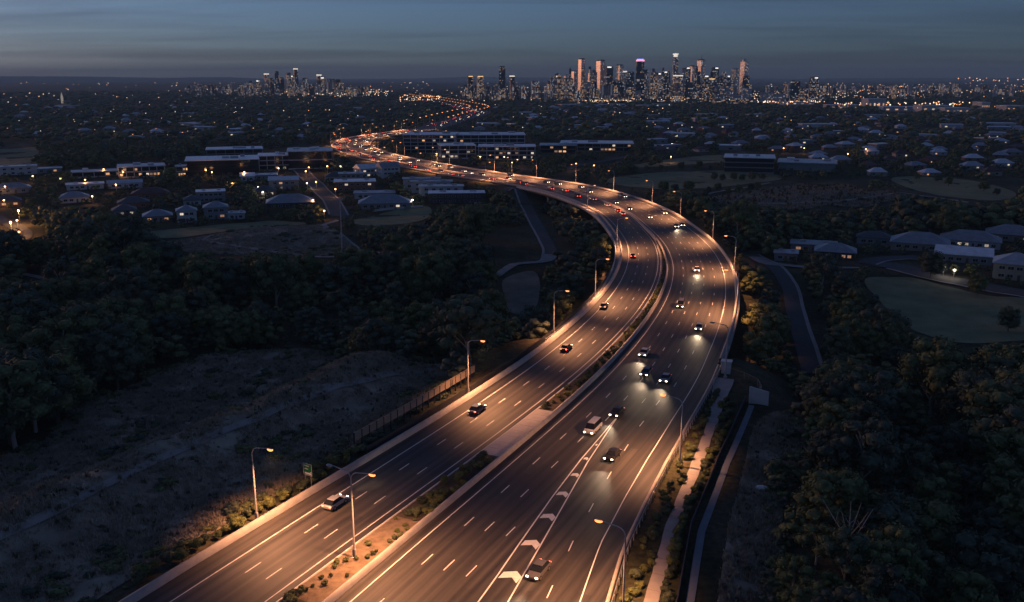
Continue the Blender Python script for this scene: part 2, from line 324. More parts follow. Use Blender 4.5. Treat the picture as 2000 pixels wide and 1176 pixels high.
# ------------------------------------------------------------------ motorway
def asphalt_material(name, base, lanes=True):
    m = bpy.data.materials.new(name); m.use_nodes = True; nt = m.node_tree; b = nt.nodes['Principled BSDF']; N = nt.nodes.new; L = nt.links.new
    uv = N('ShaderNodeTexCoord').outputs['UV']
    def noise(scale, st, det=5, ro=0.6):
        mp = N('ShaderNodeMapping'); mp.inputs['Scale'].default_value = st; L(uv, mp.inputs['Vector'])
        n = N('ShaderNodeTexNoise'); n.inputs['Scale'].default_value = scale; n.inputs['Detail'].default_value = det; n.inputs['Roughness'].default_value = ro; L(mp.outputs[0], n.inputs['Vector']); return n.outputs['Fac']
    def ramp(f, a, ca, c, cb):
        r = N('ShaderNodeValToRGB'); r.color_ramp.elements[0].position = a; r.color_ramp.elements[1].position = c; r.color_ramp.elements[0].color = (*ca, 1); r.color_ramp.elements[1].color = (*cb, 1); L(f, r.inputs[0]); return r.outputs[0]
    def mul(a, c):
        x = N('ShaderNodeMixRGB'); x.blend_type = 'MULTIPLY'; x.inputs[0].default_value = 1; L(a, x.inputs[1]); L(c, x.inputs[2]); return x.outputs[0]
    c = np.array(base)
    col = ramp(noise(1.0, (0.015, 1.3, 1)), 0.33, c * 0.58, 0.68, c * 1.45)           # worn streaks along the lanes
    col = mul(col, ramp(noise(1.0, (0.05, 0.05, 1), 6), 0.35, (0.8, 0.8, 0.8), 0.7, (1.15, 1.13, 1.1)))
    col = mul(col, ramp(noise(9.0, (1, 1, 1), 6, 0.75), 0.3, (0.7, 0.7, 0.7), 0.75, (1.25, 1.25, 1.25)))
    vo = N('ShaderNodeTexVoronoi'); vo.inputs['Scale'].default_value = 1.0; vm = N('ShaderNodeMapping'); vm.inputs['Scale'].default_value = (0.025, 0.29, 1); L(uv, vm.inputs['Vector']); L(vm.outputs[0], vo.inputs['Vector']); vo.distance = 'CHEBYCHEV'
    vs_ = N('ShaderNodeSeparateColor'); L(vo.outputs['Color'], vs_.inputs[0]); col = mul(col, ramp(vs_.outputs[0], 0.1, (0.78, 0.78, 0.80), 0.9, (1.14, 1.13, 1.1)))
    sy_ = N('ShaderNodeSeparateXYZ'); L(uv, sy_.inputs[0]); wm = N('ShaderNodeMath'); wm.operation = 'MULTIPLY'; wm.inputs[1].default_value = 4 * math.pi / 3.45; L(sy_.outputs[1], wm.inputs[0]); wc_ = N('ShaderNodeMath'); wc_.operation = 'COSINE'; L(wm.outputs[0], wc_.inputs[0])
    wr = N('ShaderNodeMapRange'); wr.inputs[1].default_value = -1; wr.inputs[2].default_value = 1; L(wc_.outputs[0], wr.inputs[0]); col = mul(col, ramp(wr.outputs[0], 0.0, (0.74, 0.74, 0.76), 0.8, (1.12, 1.11, 1.1)))   # tyre-darkened wheel tracks
    L(col, b.inputs['Base Color'])
    rr = N('ShaderNodeMapRange'); rr.inputs[3].default_value = 0.52; rr.inputs[4].default_value = 0.78; L(noise(1.0, (0.03, 0.7, 1)), rr.inputs[0]); L(rr.outputs[0], b.inputs['Roughness'])
    b.inputs['Specular IOR Level'].default_value = 0.4
    bp = N('ShaderNodeBump'); bp.inputs['Strength'].default_value = 0.35; bp.inputs['Distance'].default_value = 0.02; L(noise(14, (1, 1, 1), 6, 0.8), bp.inputs['Height']); L(bp.outputs[0], b.inputs['Normal'])
    return m
M_ASPH = asphalt_material('motorway_asphalt', (0.050, 0.047, 0.045))
M_STREET = mat('street_asphalt', (0.06, 0.06, 0.063), 0.85, 0.25, 0.6)
M_PAINT = mat('road_paint', (0.72, 0.71, 0.68), 0.6, 0.12, 2.5)
M_CONC = mat('barrier_concrete', (0.36, 0.335, 0.31), 0.8, 0.16, 0.7, bump=0.25)
M_CONC2 = mat('weathered_concrete', (0.30, 0.29, 0.275), 0.85, 0.3, 0.25, bump=0.3, stretch=(1, 1, 0.25))
M_SLAB = mat('pale_slab_concrete', (0.36, 0.34, 0.33), 0.8, 0.12, 0.5)
M_STEEL = mat('galvanised_steel', (0.42, 0.43, 0.44), 0.45, 0.1, 2, metal=0.6)
M_SAND = mat('sandy_mulch', (0.15, 0.112, 0.075), 0.95, 0.35, 0.9, bump=0.6)
M_SOIL = mat('dark_soil', (0.06, 0.046, 0.032), 0.95, 0.4, 0.6, bump=0.6)
M_PATH = mat('footpath_concrete', (0.31, 0.285, 0.265), 0.85, 0.14, 0.5)
def ribbon(name, s0, s1, oa, ob, z, material, K=4, step=4.0, parent=None, zf=None, kind='structure', ref=None):
    S = np.arange(s0, s1 + step * 0.5, step); p, n = spine(S); A = oa(S) + 0 * S; B = ob(S) + 0 * S
    t = np.linspace(0, 1, K); O = A[:, None] + (B - A)[:, None] * t[None]
    V = p[:, None] + n[:, None] * O[..., None]; Z = np.full(O.shape, z) if zf is None else zf(V)
    VV = np.concatenate([V, Z[..., None]], -1).reshape(-1, 3); i = (np.arange(len(S) - 1)[:, None] * K + np.arange(K - 1)[None]).ravel()
    F = np.stack([i, i + 1, i + K + 1, i + K], 1); me = np_mesh(name, VV, F, material, smooth=True)
    uvl = me.uv_layers.new(name='UVMap'); UV = np.stack([np.repeat(S, K), (O if ref is None else O - ref(S)[:, None]).ravel()], 1)[F.ravel()]; uvl.data.foreach_set('uv', UV.astype(np.float32).ravel())
    o = obj(name, me, parent)
    if kind and parent is None: tag(o, kind=kind)
    return o
def profile(name, s0, s1, of, prof, material, step=4.0, parent=None):
    """extrude a closed cross-section (offset from of(s), z) along the road"""
    S = np.arange(s0, s1 + step * 0.5, step); p, n = spine(S); K = len(prof); pr = np.array(prof)
    O = of(S)[:, None] + pr[None, :, 0]; V = p[:, None] + n[:, None] * O[..., None]; Z = np.broadcast_to(pr[None, :, 1], O.shape)
    VV = np.concatenate([V, Z[..., None]], -1).reshape(-1, 3); ns = len(S)
    i = np.arange(ns - 1)[:, None] * K + np.arange(K)[None]; j = np.arange(ns - 1)[:, None] * K + (np.arange(K)[None] + 1) % K
    F = np.stack([i, j, j + K, i + K], -1).reshape(-1, 4)
    me = np_mesh(name, VV, F, material)
    return obj(name, me, parent)
cL = ribbon('carriageway', -44, 2900, oLB, lambda s: oL3(s) + 0.25, 0.0, M_ASPH, 6, ref=oL2)
cR = ribbon('carriageway', -44, 2900, lambda s: 0 * s + 0.3, oRB, 0.0, M_ASPH, 8, ref=oR1)
cL['label'] = 'left carriageway leading away from the camera'; cR['label'] = 'right carriageway coming towards the camera'
def line(parent, s0, s1, of, w=0.16, name='edge_line', step=3.0):
    return ribbon(name, s0, s1, lambda s: of(s) - w / 2, lambda s: of(s) + w / 2, 0.006, M_PAINT, 2, step, parent)
line(cL, -44, 700, oL1); line(cL, -44, 700, oL2); line(cL, -44, 262, oL3, 0.14)
line(cR, -44, 700, oR1); line(cR, -44, 700, oR2)
line(cR, -44, 76, oGL, 0.2); line(cR, -44, 76, oGR, 0.2)
_dash = MB().add([(-1.5, -.075, 0), (1.5, -.075, 0), (1.5, .075, 0), (-1.5, .075, 0)], [(0, 1, 2, 3)]).mesh('lane_dash', M_PAINT)
def dashes(parent, s0, s1, of, gap=12.0):
    for s in np.arange(s0, s1, gap):
        p = rd(s, float(of(np.array(s)))); q = rd(s + 1, float(of(np.array(s + 1.0))))
        o = obj('lane_dash', _dash, parent); o.location = (p.x, p.y, 0.006); o.rotation_euler = (0, 0, math.atan2(q.y - p.y, q.x - p.x))
for k in (1, 2): dashes(cL, -20.5, 500, lambda s, k=k: oL1(s) + k * 10.6 / 3)
_lane = lambda k: (lambda s: np.where(s < 75, oR1(s) + k * 3.42, oR1(s) + k * (oR2(s) - oR1(s)) / 5))
for k in (1, 2): dashes(cR, -20.5, 500, _lane(k))
dashes(cR, -20.5, 33, lambda s: oR1(s) + 3 * 3.42 + 0 * s); dashes(cR, 87.5, 500, _lane(3))
dashes(cR, -20.5, 88, lambda s: 0.5 * (oGR(s) + oR2(s)) + 0.1); dashes(cR, 99.5, 500, _lane(4))
for s in (6, 15.5, 24.5, 33, 41, 48.5, 55.5, 62):      # chevrons in the gore
    a, b = float(oGL(np.array(s))) + 0.3, float(oGR(np.array(s))) - 0.3; w = b - a; L_ = min(1.9, 0.55 + 0.42 * w); dep = 0.30 * w
    pts = [(s, a), (s + dep * 1.15, a + w * 0.58), (s - 0.1, b), (s + L_ - 0.1, b), (s + dep * 1.15 + L_, a + w * 0.58), (s + L_, a)]
    mb = MB(); mb.add([rd(x, y, 0.006) for x, y in pts], [(0, 1, 4, 5), (1, 2, 3, 4)]); mb.build('chevron', M_PAINT, cR)
# barriers
_jers = [(-0.75, -0.1), (0.12, -0.1), (0.10, 0.10), (-0.10, 0.34), (-0.24, 0.95), (-0.66, 0.95)]
o = profile('concrete_barrier', -44, 1110, oLB, _jers, M_CONC); tag(o, 'long pale concrete barrier along the outer edge of the left carriageway', 'barrier')
o = profile('concrete_barrier', -44, 1110, lambda s: 0 * s, [(-0.32, -0.1), (0.34, -0.1), (0.30, 0.12), (0.16, 0.34), (0.10, 0.86), (-0.28, 0.86)], M_CONC); tag(o, 'long pale concrete barrier between the planted median and the right carriageway', 'barrier')
o = profile('concrete_barrier', BR0, 1110, oRB, [(-0.14, -0.1), (0.62, -0.1), (0.55, 0.98), (0.12, 0.98), (0.05, 0.3)], M_CONC); tag(o, 'pale concrete parapet round the outside of the bend on the right', 'barrier')
o = profile('concrete_barrier', 268, 1110, lambda s: oL3(s) + 0.30, [(-0.10, -0.1), (0.42, -0.1), (0.30, 0.80), (0.02, 0.80)], M_CONC); tag(o, 'short concrete barrier on the left carriageway side of the median over the viaduct', 'barrier')
kerb = profile('kerb', -44, 268, oL3, [(0.22, -0.05), (0.42, -0.05), (0.42, 0.13), (0.25, 0.12)], M_CONC); tag(kerb, kind='structure')
edge = profile('kerb', -44, BR0, oRB, [(-0.05, -0.05), (0.45, -0.05), (0.45, 0.16), (0.0, 0.15)], M_CONC); tag(edge, kind='structure')
# median planting bed: soil, a sandy stretch near the camera, a concrete slab
o = ribbon('median_bed', -44, 268, lambda s: oL3(s) + 0.40, lambda s: 0 * s - 0.31, 0.10, M_SOIL, 4); o2 = ribbon('median_sand', 0, 25, lambda s: oL3(s) + 0.41, lambda s: 0 * s - 0.315, 0.115, M_SAND, 4)
o3 = ribbon('median_slab', 50, 74, lambda s: oL3(s) + 0.41, lambda s: 0 * s - 0.315, 0.13, M_SLAB, 4, 2.0)
for s in np.arange(53, 74, 3.0): ribbon('slab_joint', s, s + 0.05, lambda s: oL3(s) + 0.6, lambda s: 0 * s - 0.4, 0.134, M_SOIL, 2, 0.05, parent=o3)
# guard rail on the right before the bridge
gr = empty('guard_rail', rd(40, float(oRB(np.array(40.)))), 0); gr.location.z = 0
def world_child(o, parent):
    o.parent = parent; o.matrix_parent_inverse = Matrix.Translation(-Vector(parent.location)); return o
world_child(profile('rail_beam', -40, 116, lambda s: oRB(s) + 0.95, [(-0.05, 0.45), (0.0, 0.50), (-0.05, 0.58), (0.0, 0.66), (-0.05, 0.76), (-0.09, 0.76), (-0.04, 0.66), (-0.09, 0.58), (-0.04, 0.50), (-0.09, 0.45)], M_STEEL), gr)
_post = MB().box((0, 0, 0.42), (0.14, 0.14, 0.98)).mesh('rail_post', M_STEEL)
for s in np.arange(-39, 116, 2.0):
    p = rd(s, float(oRB(np.array(s))) + 1.05); o = obj('rail_post', _post); o.location = (p.x, p.y, 0); o.rotation_euler = (0, 0, heading(s)); world_child(o, gr)
tag(gr, 'steel guard rail on close posts along the near right edge of the motorway', 'guard rail')
# ------------------------------------------------------------------ viaduct: deck, fascia, parapet, piers
vd = empty('viaduct', rd(300, 0, 0))
oDL = lambda s: oLB(s) - np.interp(s, [118, 170, 240, 320, 470], [1.2, 1.4, 2.6, 3.0, 3.0]); oDR = lambda s: oRB(s) + 1.3
S = np.arange(BR0, BR1 + 1, 4.0); p, n = spine(S); A, B = oDL(S), oDR(S)
prof_pts = [(A, -0.02), (B, -0.02), (B, -0.75), (B - 2.2, -0.95), (B - 3.0, -2.5), (A + 3.0, -2.5), (A + 2.2, -0.95), (A, -0.75)]
V = np.stack([np.concatenate([p + n * o_[:, None], np.full((len(S), 1), z)], 1) for o_, z in prof_pts], 1); K = 8
i = np.arange(len(S) - 1)[:, None] * K + np.arange(K)[None]; j = np.arange(len(S) - 1)[:, None] * K + (np.arange(K)[None] + 1) % K
world_child(obj('deck', np_mesh('deck', V.reshape(-1, 3), np.stack([i, j, j + K, i + K], -1).reshape(-1, 4), M_CONC2)), vd)
world_child(profile('parapet', BR0, BR1, oDL, [(-0.12, -0.9), (0.25, -0.9), (0.25, 0.55), (-0.12, 0.55)], mat('pale_parapet', (0.48, 0.47, 0.45), 0.8, 0.2, 0.4, stretch=(1, 1, .3))), vd)
world_child(profile('hand_rail', BR0, BR1, oDL, [(0.0, 0.95), (0.09, 0.95), (0.09, 1.04), (0.0, 1.04)], M_STEEL), vd)
_rp = MB().box((0, 0, 0.75), (0.07, 0.07, 0.45)).mesh('rail_post', M_STEEL)
for s in np.arange(BR0 + 2, BR1, 4.0):
    q = rd(s, float(oDL(np.array(s))) + 0.045); o = obj('rail_post', _rp); o.location = (q.x, q.y, 0); world_child(o, vd)
def tapered_pier(s, off):
    q = rd(s, off); z = tz(q.x, q.y) - 0.5; mb = MB(); h = heading(s)
    mb.box((0, 0, (z - 3.5) / 2), (2.0, 3.4, -3.5 - z)); mb.add([(-1.0, -1.7, -3.5), (1.0, -1.7, -3.5), (1.0, 1.7, -3.5), (-1.0, 1.7, -3.5), (-1.1, -3.3, -2.55), (1.1, -3.3, -2.55), (1.1, 3.3, -2.55), (-1.1, 3.3, -2.55)], [(0, 1, 5, 4), (1, 2, 6, 5), (2, 3, 7, 6), (3, 0, 4, 7), (4, 5, 6, 7)])
    o = mb.build('pier', M_CONC2); o.location = (q.x, q.y, 0); o.rotation_euler = (0, 0, h); world_child(o, vd)
for s in (165, 205, 245, 285, 325, 365, 405, 440):
    a, b = float(oDL(np.array(s))), float(oDR(np.array(s)))
    for f in (0.16, 0.5, 0.84): tapered_pier(s, a + (b - a) * f)
for s in (118, 165, 205, 245, 285, 325, 365, 405, 440, 470):
    for par, a, b in ((cL, lambda s: oLB(s) + .2, lambda s: oL3(s)), (cR, lambda s: 0 * s + .5, lambda s: oRB(s) - .2)): ribbon('expansion_joint', s, s + .22, a, b, 0.004, M_SOIL, 6, .22, parent=par)
tag(vd, 'curved concrete motorway viaduct on piers with pale left parapet', 'viaduct')
# ------------------------------------------------------------------ street lamps
def no_sampling(m):
    try: m.cycles.emission_sampling = 'NONE'
    except Exception: pass
    return m
M_POLE = mat('lamp_pole_steel', (0.45, 0.44, 0.43), 0.5, 0.1, 1.5, metal=0.3)
M_BULB = no_sampling(lamp_mat('sodium_bowl', (1.0, 0.33, 0.075), 2.3))
M_BULB_OFF = mat('unlit_bowl', (0.45, 0.45, 0.45), 0.3, 0.05)
SODIUM = (1.0, 0.41, 0.18)
def _arm(side, h, reach):
    pts = [(0, 0, h - 1.3)]
    for k in range(1, 9):
        a = k / 8 * math.pi / 2; pts.append((side * 1.3 * (1 - math.cos(a)), 0, h - 1.3 + 1.3 * math.sin(a) * 0.92))
    pts.append((side * reach, 0, h + 0.15)); return pts
def _bowl(side, h, reach, sc=1.0):
    mb = MB(); vs = []; fs = []; n = 10
    for i, (rx, z) in enumerate(((0.30, 0.05), (0.42, -0.02), (0.40, -0.14), (0.26, -0.25), (0.05, -0.30))):
        for k in range(n): a = 2 * math.pi * k / n; vs.append((side * (reach + 0.45) + rx * sc * math.cos(a) * 1.25, rx * sc * 0.62 * math.sin(a), h + 0.12 + z * sc))
    for i in range(4):
        for k in range(n): fs.append((i * n + k, i * n + (k + 1) % n, (i + 1) * n + (k + 1) % n, (i + 1) * n + k))
    fs += [tuple(range(n)), tuple(range(5 * n - 1, 4 * n - 1, -1))]
    return mb.add(vs, fs)
_LM = {}
def lamp_meshes(kind, h=12.0, reach=3.0, bs=1.0):
    key = (kind, h, reach, bs)
    if key in _LM: return _LM[key]
    pole = MB().tube([(0, 0, -0.4), (0, 0, 2.5), (0, 0, h * 0.6), (0, 0, h - 1.3)], [0.17, 0.15, 0.12, 0.095], 10).mesh('pole', M_POLE)
    base = MB().box((0, 0, 0.05), (0.7, 0.7, 0.3)).box((0, 0, 0.8), (0.42, 0.34, 1.2)).mesh('base_plate', M_POLE)
    arms = {}; heads = {}; bowls = {}
    for sd in ((1,) if kind == 'single' else (1, -1)):
        arms[sd] = MB().tube(_arm(sd, h, reach), [0.085] * 9 + [0.05], 8).mesh('arm', M_POLE)
        heads[sd] = MB().box((sd * (reach + 0.45), 0, h + 0.215), (0.8, 0.2, 0.07), taper=0.7).mesh('lamp_head', M_POLE)
        bowls[sd] = (_bowl(sd, h, reach, bs).mesh('lamp_bowl', M_BULB), _bowl(sd, h, reach, bs).mesh('lamp_bowl', M_BULB_OFF))
    _LM[key] = (pole, base, arms, heads, bowls); return _LM[key]
LAMP_SPOTS = []
def street_lamp(p, rz, label, group=None, kind='single', lit=(1,), h=12.0, reach=3.0, bs=1.0, energy=0.0, simple=False):
    t = empty('street_lamp', p, rz); tag(t, label, 'street lamp', group)
    pole, base, arms, heads, bowls = lamp_meshes(kind, h, reach, bs)
    obj('pole', pole, t)
    if not simple: obj('base_plate', base, t)
    for sd in arms:
        obj('arm', arms[sd], t); hd = obj('lamp_head', heads[sd], t); obj('lamp_bowl', bowls[sd][0 if sd in lit else 1], hd)
        if sd in lit and energy > 0:
            l = LIGHTS.get(energy)
            if l is None:
                l = bpy.data.lights.new('sodium_light', 'SPOT'); l.energy = energy; l.color = SODIUM; l.spot_size = R(138); l.spot_blend = 0.85; l.shadow_soft_size = 0.25; LIGHTS[energy] = l
            lo = link(bpy.data.objects.new('sodium_light', l), t); lo.location = (sd * (reach + 0.45), 0, h - 0.3); lo.rotation_euler = (0, -sd * R(16), 0)
    return t
LIGHTS = {}
E_LAMP = 36000.0
def lamp_at(u, v, label, off=None, **k):
    x, y = flat(u, v, 0.0); s, d = near_spine(np.array([x]), np.array([y])); s, d = float(s[0]), float(d[0])
    if off is not None: d = off(s)
    p = rd(s, d, 0.0); rz = heading(s) + math.pi / 2 + (math.pi if d < 0 else 0)
    if k.get('kind') == 'double': rz = heading(s) - math.pi / 2
    return street_lamp(p, rz, label, energy=k.pop('energy', E_LAMP), **k)
oLs = lambda s: float(oLB(np.array(s))) - 1.4
oRs = lambda s: float(oRB(np.array(s))) + (2.6 if s < 115 else 0.75)
lamp_at(491, 1015, 'nearest lit street lamp on the left verge, beside the green sign', oLs)
lamp_at(909, 770, 'lit street lamp standing at the post fence left of the motorway', oLs)
lamp_at(1068, 655, 'lit street lamp on the left, second beyond the post fence lamp', oLs)
lamp_at(1155, 582, 'lit street lamp at the left edge beside the start of the viaduct', oLs)
lamp_at(692, 1090, 'double-armed street lamp on the sandy median with only its right head lit', lambda s: -3.6, kind='double', lit=(1,), h=13.0)
for (u, v), lb, lit in zip([(1212, 1203), (1310, 905), (1405, 735), (1447, 612), (1438, 530), (1398, 470), (1340, 424), (1274, 398), (1203, 374), (1128, 359), (1052, 348)],
    ['lit street lamp at the bottom right edge, nearest the camera', 'lit street lamp on the right above the widest part of the chevrons', 'unlit street lamp beside the white pillar at the bridge end',
     'first lit street lamp on the right parapet after the white pillar', 'second lit street lamp on the right parapet after the white pillar', 'third lit street lamp on the right parapet after the white pillar', 'fourth lit street lamp on the right parapet after the white pillar',
     'fifth lit street lamp on the right parapet after the white pillar', 'sixth lit street lamp on the right parapet, before the green playing field', 'seventh lit street lamp on the right parapet after the white pillar', 'eighth lit street lamp on the right parapet, at the far end of the viaduct'],
    [(1,), (1,), (), (1,), (1,), (1,), (1,), (1,), (1,), (1,), (1,)]):
    lamp_at(u, v, lb, oRs, lit=lit)
oDs = lambda s: float(oDL(np.array(s))) + 0.55
lamp_at(1208, 487, 'slim lit street lamp on the inner left parapet at the tightest part of the bend', oDs)
lamp_at(1150, 410, 'slim lit street lamp on the inner left parapet above a round pier', oDs)
SB = lambda s, d: 'small lit street lamp on the motorway\'s ' + ('left' if d < 0 else 'right') + ' edge, ' + ('opposite the town house row' if s < 640 else 'beside the five storey office' if s < 780 else 'at the turn of the S-bend' if s < 930 else 'before the road disappears')
for k, s in enumerate(np.arange(505, 1115, 42)):
    d = oLs(s) if k % 2 == 0 else float(oRB(np.array(s))) + 0.75
    street_lamp(rd(s, d), heading(s) + math.pi / 2 + (math.pi if d < 0 else 0), SB(s, d), 'street lamps of the far S-bend', bs=1.25, energy=E_LAMP * 1.1, simple=True)
    d2 = -d + 6 if k % 2 == 0 else oLs(s + 20)
    street_lamp(rd(s + 20, d2), heading(s + 20) + math.pi / 2 + (math.pi if d2 < 0 else 0), SB(s + 20, d2), 'street lamps of the far S-bend', bs=1.25, simple=True, energy=E_LAMP * 1.1)
for k, s in enumerate(np.arange(1180, 2880, 44)):
    for d in (-17.0, 24.0):
        street_lamp(rd(s + (0 if d < 0 else 22), d), heading(s) + (0.5 if d > 0 else 1.5) * math.pi, 'tiny orange street lamp on the ' + ('left' if d < 0 else 'right') + (' edge of the farthest motorway bend' if s < 1900 else ' edge of the last motorway stretch below the city'), 'street lamps of the farthest motorway stretch', bs=2.2, simple=True, energy=E_LAMP * 3)
# ------------------------------------------------------------------ left roadside: screen wall, post fence, sign
M_DARKP = mat('dark_screen_panel', (0.035, 0.035, 0.037), 0.7, 0.3, 0.8)
M_POSTD = mat('dark_fence_post', (0.03, 0.03, 0.03), 0.6, 0.2, 2)
M_PALEP = mat('timber_fence_panel', (0.30, 0.24, 0.18), 0.85, 0.25, 1.2, stretch=(0.3, 0.3, 6))
def panel_run(name, s0, s1, of, pitch, z0, z1, mpanel, mpost, label, cat, thick=0.08, post=0.16, rail=None, follow=False, panel_h=None):
    m = (s0 + s1) / 2; t = empty(name, rd(m, float(of(np.array(m))), 0)); tag(t, label, cat)
    ss = np.arange(s0, s1 + 0.1, pitch)
    for a, b in zip(ss[:-1], ss[1:]):
        p, q = rd(a, float(of(np.array(a)))), rd(b, float(of(np.array(b)))); L_ = (q - p).length; g = tz(p.x, p.y) if follow else 0.0
        hz = panel_h or (z0, z1)
        o = MB().box((0, 0, (hz[0] + hz[1]) / 2), (L_ - 0.04, thick, hz[1] - hz[0])).build('panel', mpanel); o.location = ((p + q) / 2).to_tuple()[:2] + (g,); o.rotation_euler = (0, 0, math.atan2(q.y - p.y, q.x - p.x)); world_child(o, t)
        o = MB().box((0, 0, (z0 + z1) / 2), (post, post, z1 - z0 + 0.1)).build('post', mpost); o.location = (p.x, p.y, g); o.rotation_euler = (0, 0, math.atan2(q.y - p.y, q.x - p.x)); world_child(o, t)
        if rail is not None:
            o = MB().box((0, 0, z1 + 0.06), (L_ + 0.05, 0.16, 0.10)).build('top_rail', rail); o.location = ((p + q) / 2).to_tuple()[:2] + (g,); o.rotation_euler = (0, 0, math.atan2(q.y - p.y, q.x - p.x)); world_child(o, t)
    return t
panel_run('screen_wall', 41, 205, lambda s: oLB(s) - 2.0, 4.0, -0.4, 1.35, M_DARKP, M_POSTD, 'low dark panelled screen wall behind the left barrier', 'wall', 0.1, 0.14)
panel_run('post_fence', 42, 86, lambda s: oLB(s) - 5.2, 2.2, -0.4, 3.0, M_PALEP, M_POSTD, 'timber panel fence with dark posts left of the motorway', 'fence', 0.06, 0.2, rail=M_PALEP, panel_h=(1.5, 2.9))
M_SIGN = mat('sign_green', (0.01, 0.16, 0.05), 0.45, 0.08, 2); M_SIGNW = mat('sign_white', (0.75, 0.76, 0.74), 0.5, 0.05); M_SIGNB = mat('sign_black', (0.03, 0.03, 0.03), 0.5, 0.05)
sx, sy = flat(610, 955, 0.0); _s, _d = near_spine(np.array([sx]), np.array([sy])); _s = float(_s[0]); sp = rd(_s, oLs(_s) - 0.6)
sg = empty('road_sign', sp, heading(_s) - math.pi / 2 - 0.12); sg.scale = (.82, .82, .86); tag(sg, 'green direction sign on two posts beyond the left barrier', 'road sign')
for x in (-0.75, 0.75): MB().tube([(x, 0.06, -0.6), (x, 0.06, 3.0)], 0.06, 8).build('post', M_STEEL, sg)
pl = MB().box((0, 0, 3.75), (2.3, 0.06, 2.3)).build('sign_panel', M_SIGN, sg)
bd = MB()
for c, d in (((0, -0.032, 4.86), (2.3, 0.01, 0.07)), ((0, -0.032, 2.64), (2.3, 0.01, 0.07)), ((-1.115, -0.032, 3.75), (0.07, 0.01, 2.15)), ((1.115, -0.032, 3.75), (0.07, 0.01, 2.15))): bd.box(c, d)
bd.build('border', M_SIGNW, pl)
def marks(parent, x0, x1, z, h):                  # the photograph's lettering is too small to read: only its rows of strokes
    x = x0; mb = MB()
    while x < x1:
        w = random.uniform(0.07, 0.13); hh = h * random.choice((1, 0.75, 0.75)); mb.box((x + w / 2, -0.034, z - (h - hh) / 2), (w, 0.01, hh)); x += w + 0.035
    mb.build('lettering', M_SIGNW, parent)
marks(pl, -0.9, 0.35, 4.45, 0.24); marks(pl, -0.8, 0.15, 3.85, 0.22)
MB().box((0.1, -0.036, 2.98), (1.75, 0.012, 0.34)).build('white_plate', M_SIGNW, pl); MB().box((-0.05, -0.036, 2.76), (1.9, 0.012, 0.12)).build('dark_strip', M_SIGNB, pl)
MB().box((0.85, -0.036, 3.32), (0.30, 0.012, 0.14)).build('lettering', M_SIGNW, pl)
# ------------------------------------------------------------------ right roadside: footpath, low wall, drain path, end panel, pillar
oP = I([-44, 20, 40, 55, 80, 95, 112], [44, 36.0, 32.7, 31.3, 28.9, 27.0, 25.6])
zg = lambda V: terrain(V[..., 0], V[..., 1]) + 0.12
fp = ribbon('footpath', -40, 108, lambda s: oP(s) - np.interp(s, [80, 96, 106], [.9, 1.5, 2.1]) + .12 * vnoise(s / 2.3, s * 0), lambda s: oP(s) + np.interp(s, [80, 96, 106], [.9, 1.5, 2.1]) + .12 * vnoise(s / 2.1, s * 0 + 5), 0, M_PATH, 4, 2.0, zf=zg)
for s in np.arange(-38, 108, 4.0): ribbon('joint', s, s + 0.04, lambda s: oP(s) - 1.0, lambda s: oP(s) + 1.0, 0, M_SOIL, 2, 0.04, parent=fp, zf=lambda V: terrain(V[..., 0], V[..., 1]) + 0.126)
oW = I([-44, 20, 40, 65, 95], [46.5, 39.2, 35.6, 33.6, 32.4])
wl = panel_run('low_wall', -40, 96, oW, 4.0, -0.8, 1.15, M_DARKP, M_POSTD, 'low dark wall between the planted strip and the narrow drain path on the right', 'wall', 0.16, 0.2, rail=M_DARKP, follow=True)
M_BLUEC = mat('drain_concrete', (0.17, 0.20, 0.23), 0.8, 0.15, 0.5)
ribbon('drain_path', -40, 94, lambda s: oW(s) + 1.0, lambda s: oW(s) + 2.1, 0, M_BLUEC, 3, 2.0, zf=zg)
M_WHITEC = mat('white_render', (0.62, 0.60, 0.58), 0.8, 0.08, 0.6)
wp = rd(95.5, 35.2); g = tz(wp.x, wp.y); t = empty('end_panel', (wp.x, wp.y, g), R(-14)); t.scale = (.82, .82, .85); tag(t, 'tall white concrete end panel with slanting top beside the low dark wall', 'wall panel')
MB().add([(-2.2, 0, -0.8), (2.2, 0, -0.8), (2.2, 0, 3.2), (-2.2, 0, 4.2), (-2.2, 0.35, -0.8), (2.2, 0.35, -0.8), (2.2, 0.35, 3.2), (-2.2, 0.35, 4.2)], [(0, 1, 2, 3), (5, 4, 7, 6), (1, 5, 6, 2), (4, 0, 3, 7), (3, 2, 6, 7), (4, 5, 1, 0)]).build('slab', M_WHITEC, t)
MB().box((-2.35, 0.1, 1.6), (0.3, 0.5, 5.2)).build('edge_post', M_WHITEC, t)
pp = rd(112, 25.7); t = empty('bridge_pillar', (pp.x, pp.y, 0), heading(112)); tag(t, 'white concrete pillar with flat cap at the right end of the viaduct', 'pillar')
MB().box((0, 0, 0.7), (1.5, 1.9, 3.2)).build('shaft', M_WHITEC, t, bevel=0.04); MB().box((0, 0, 2.45), (2.0, 2.4, 0.32)).build('cap', M_WHITEC, t, bevel=0.04)
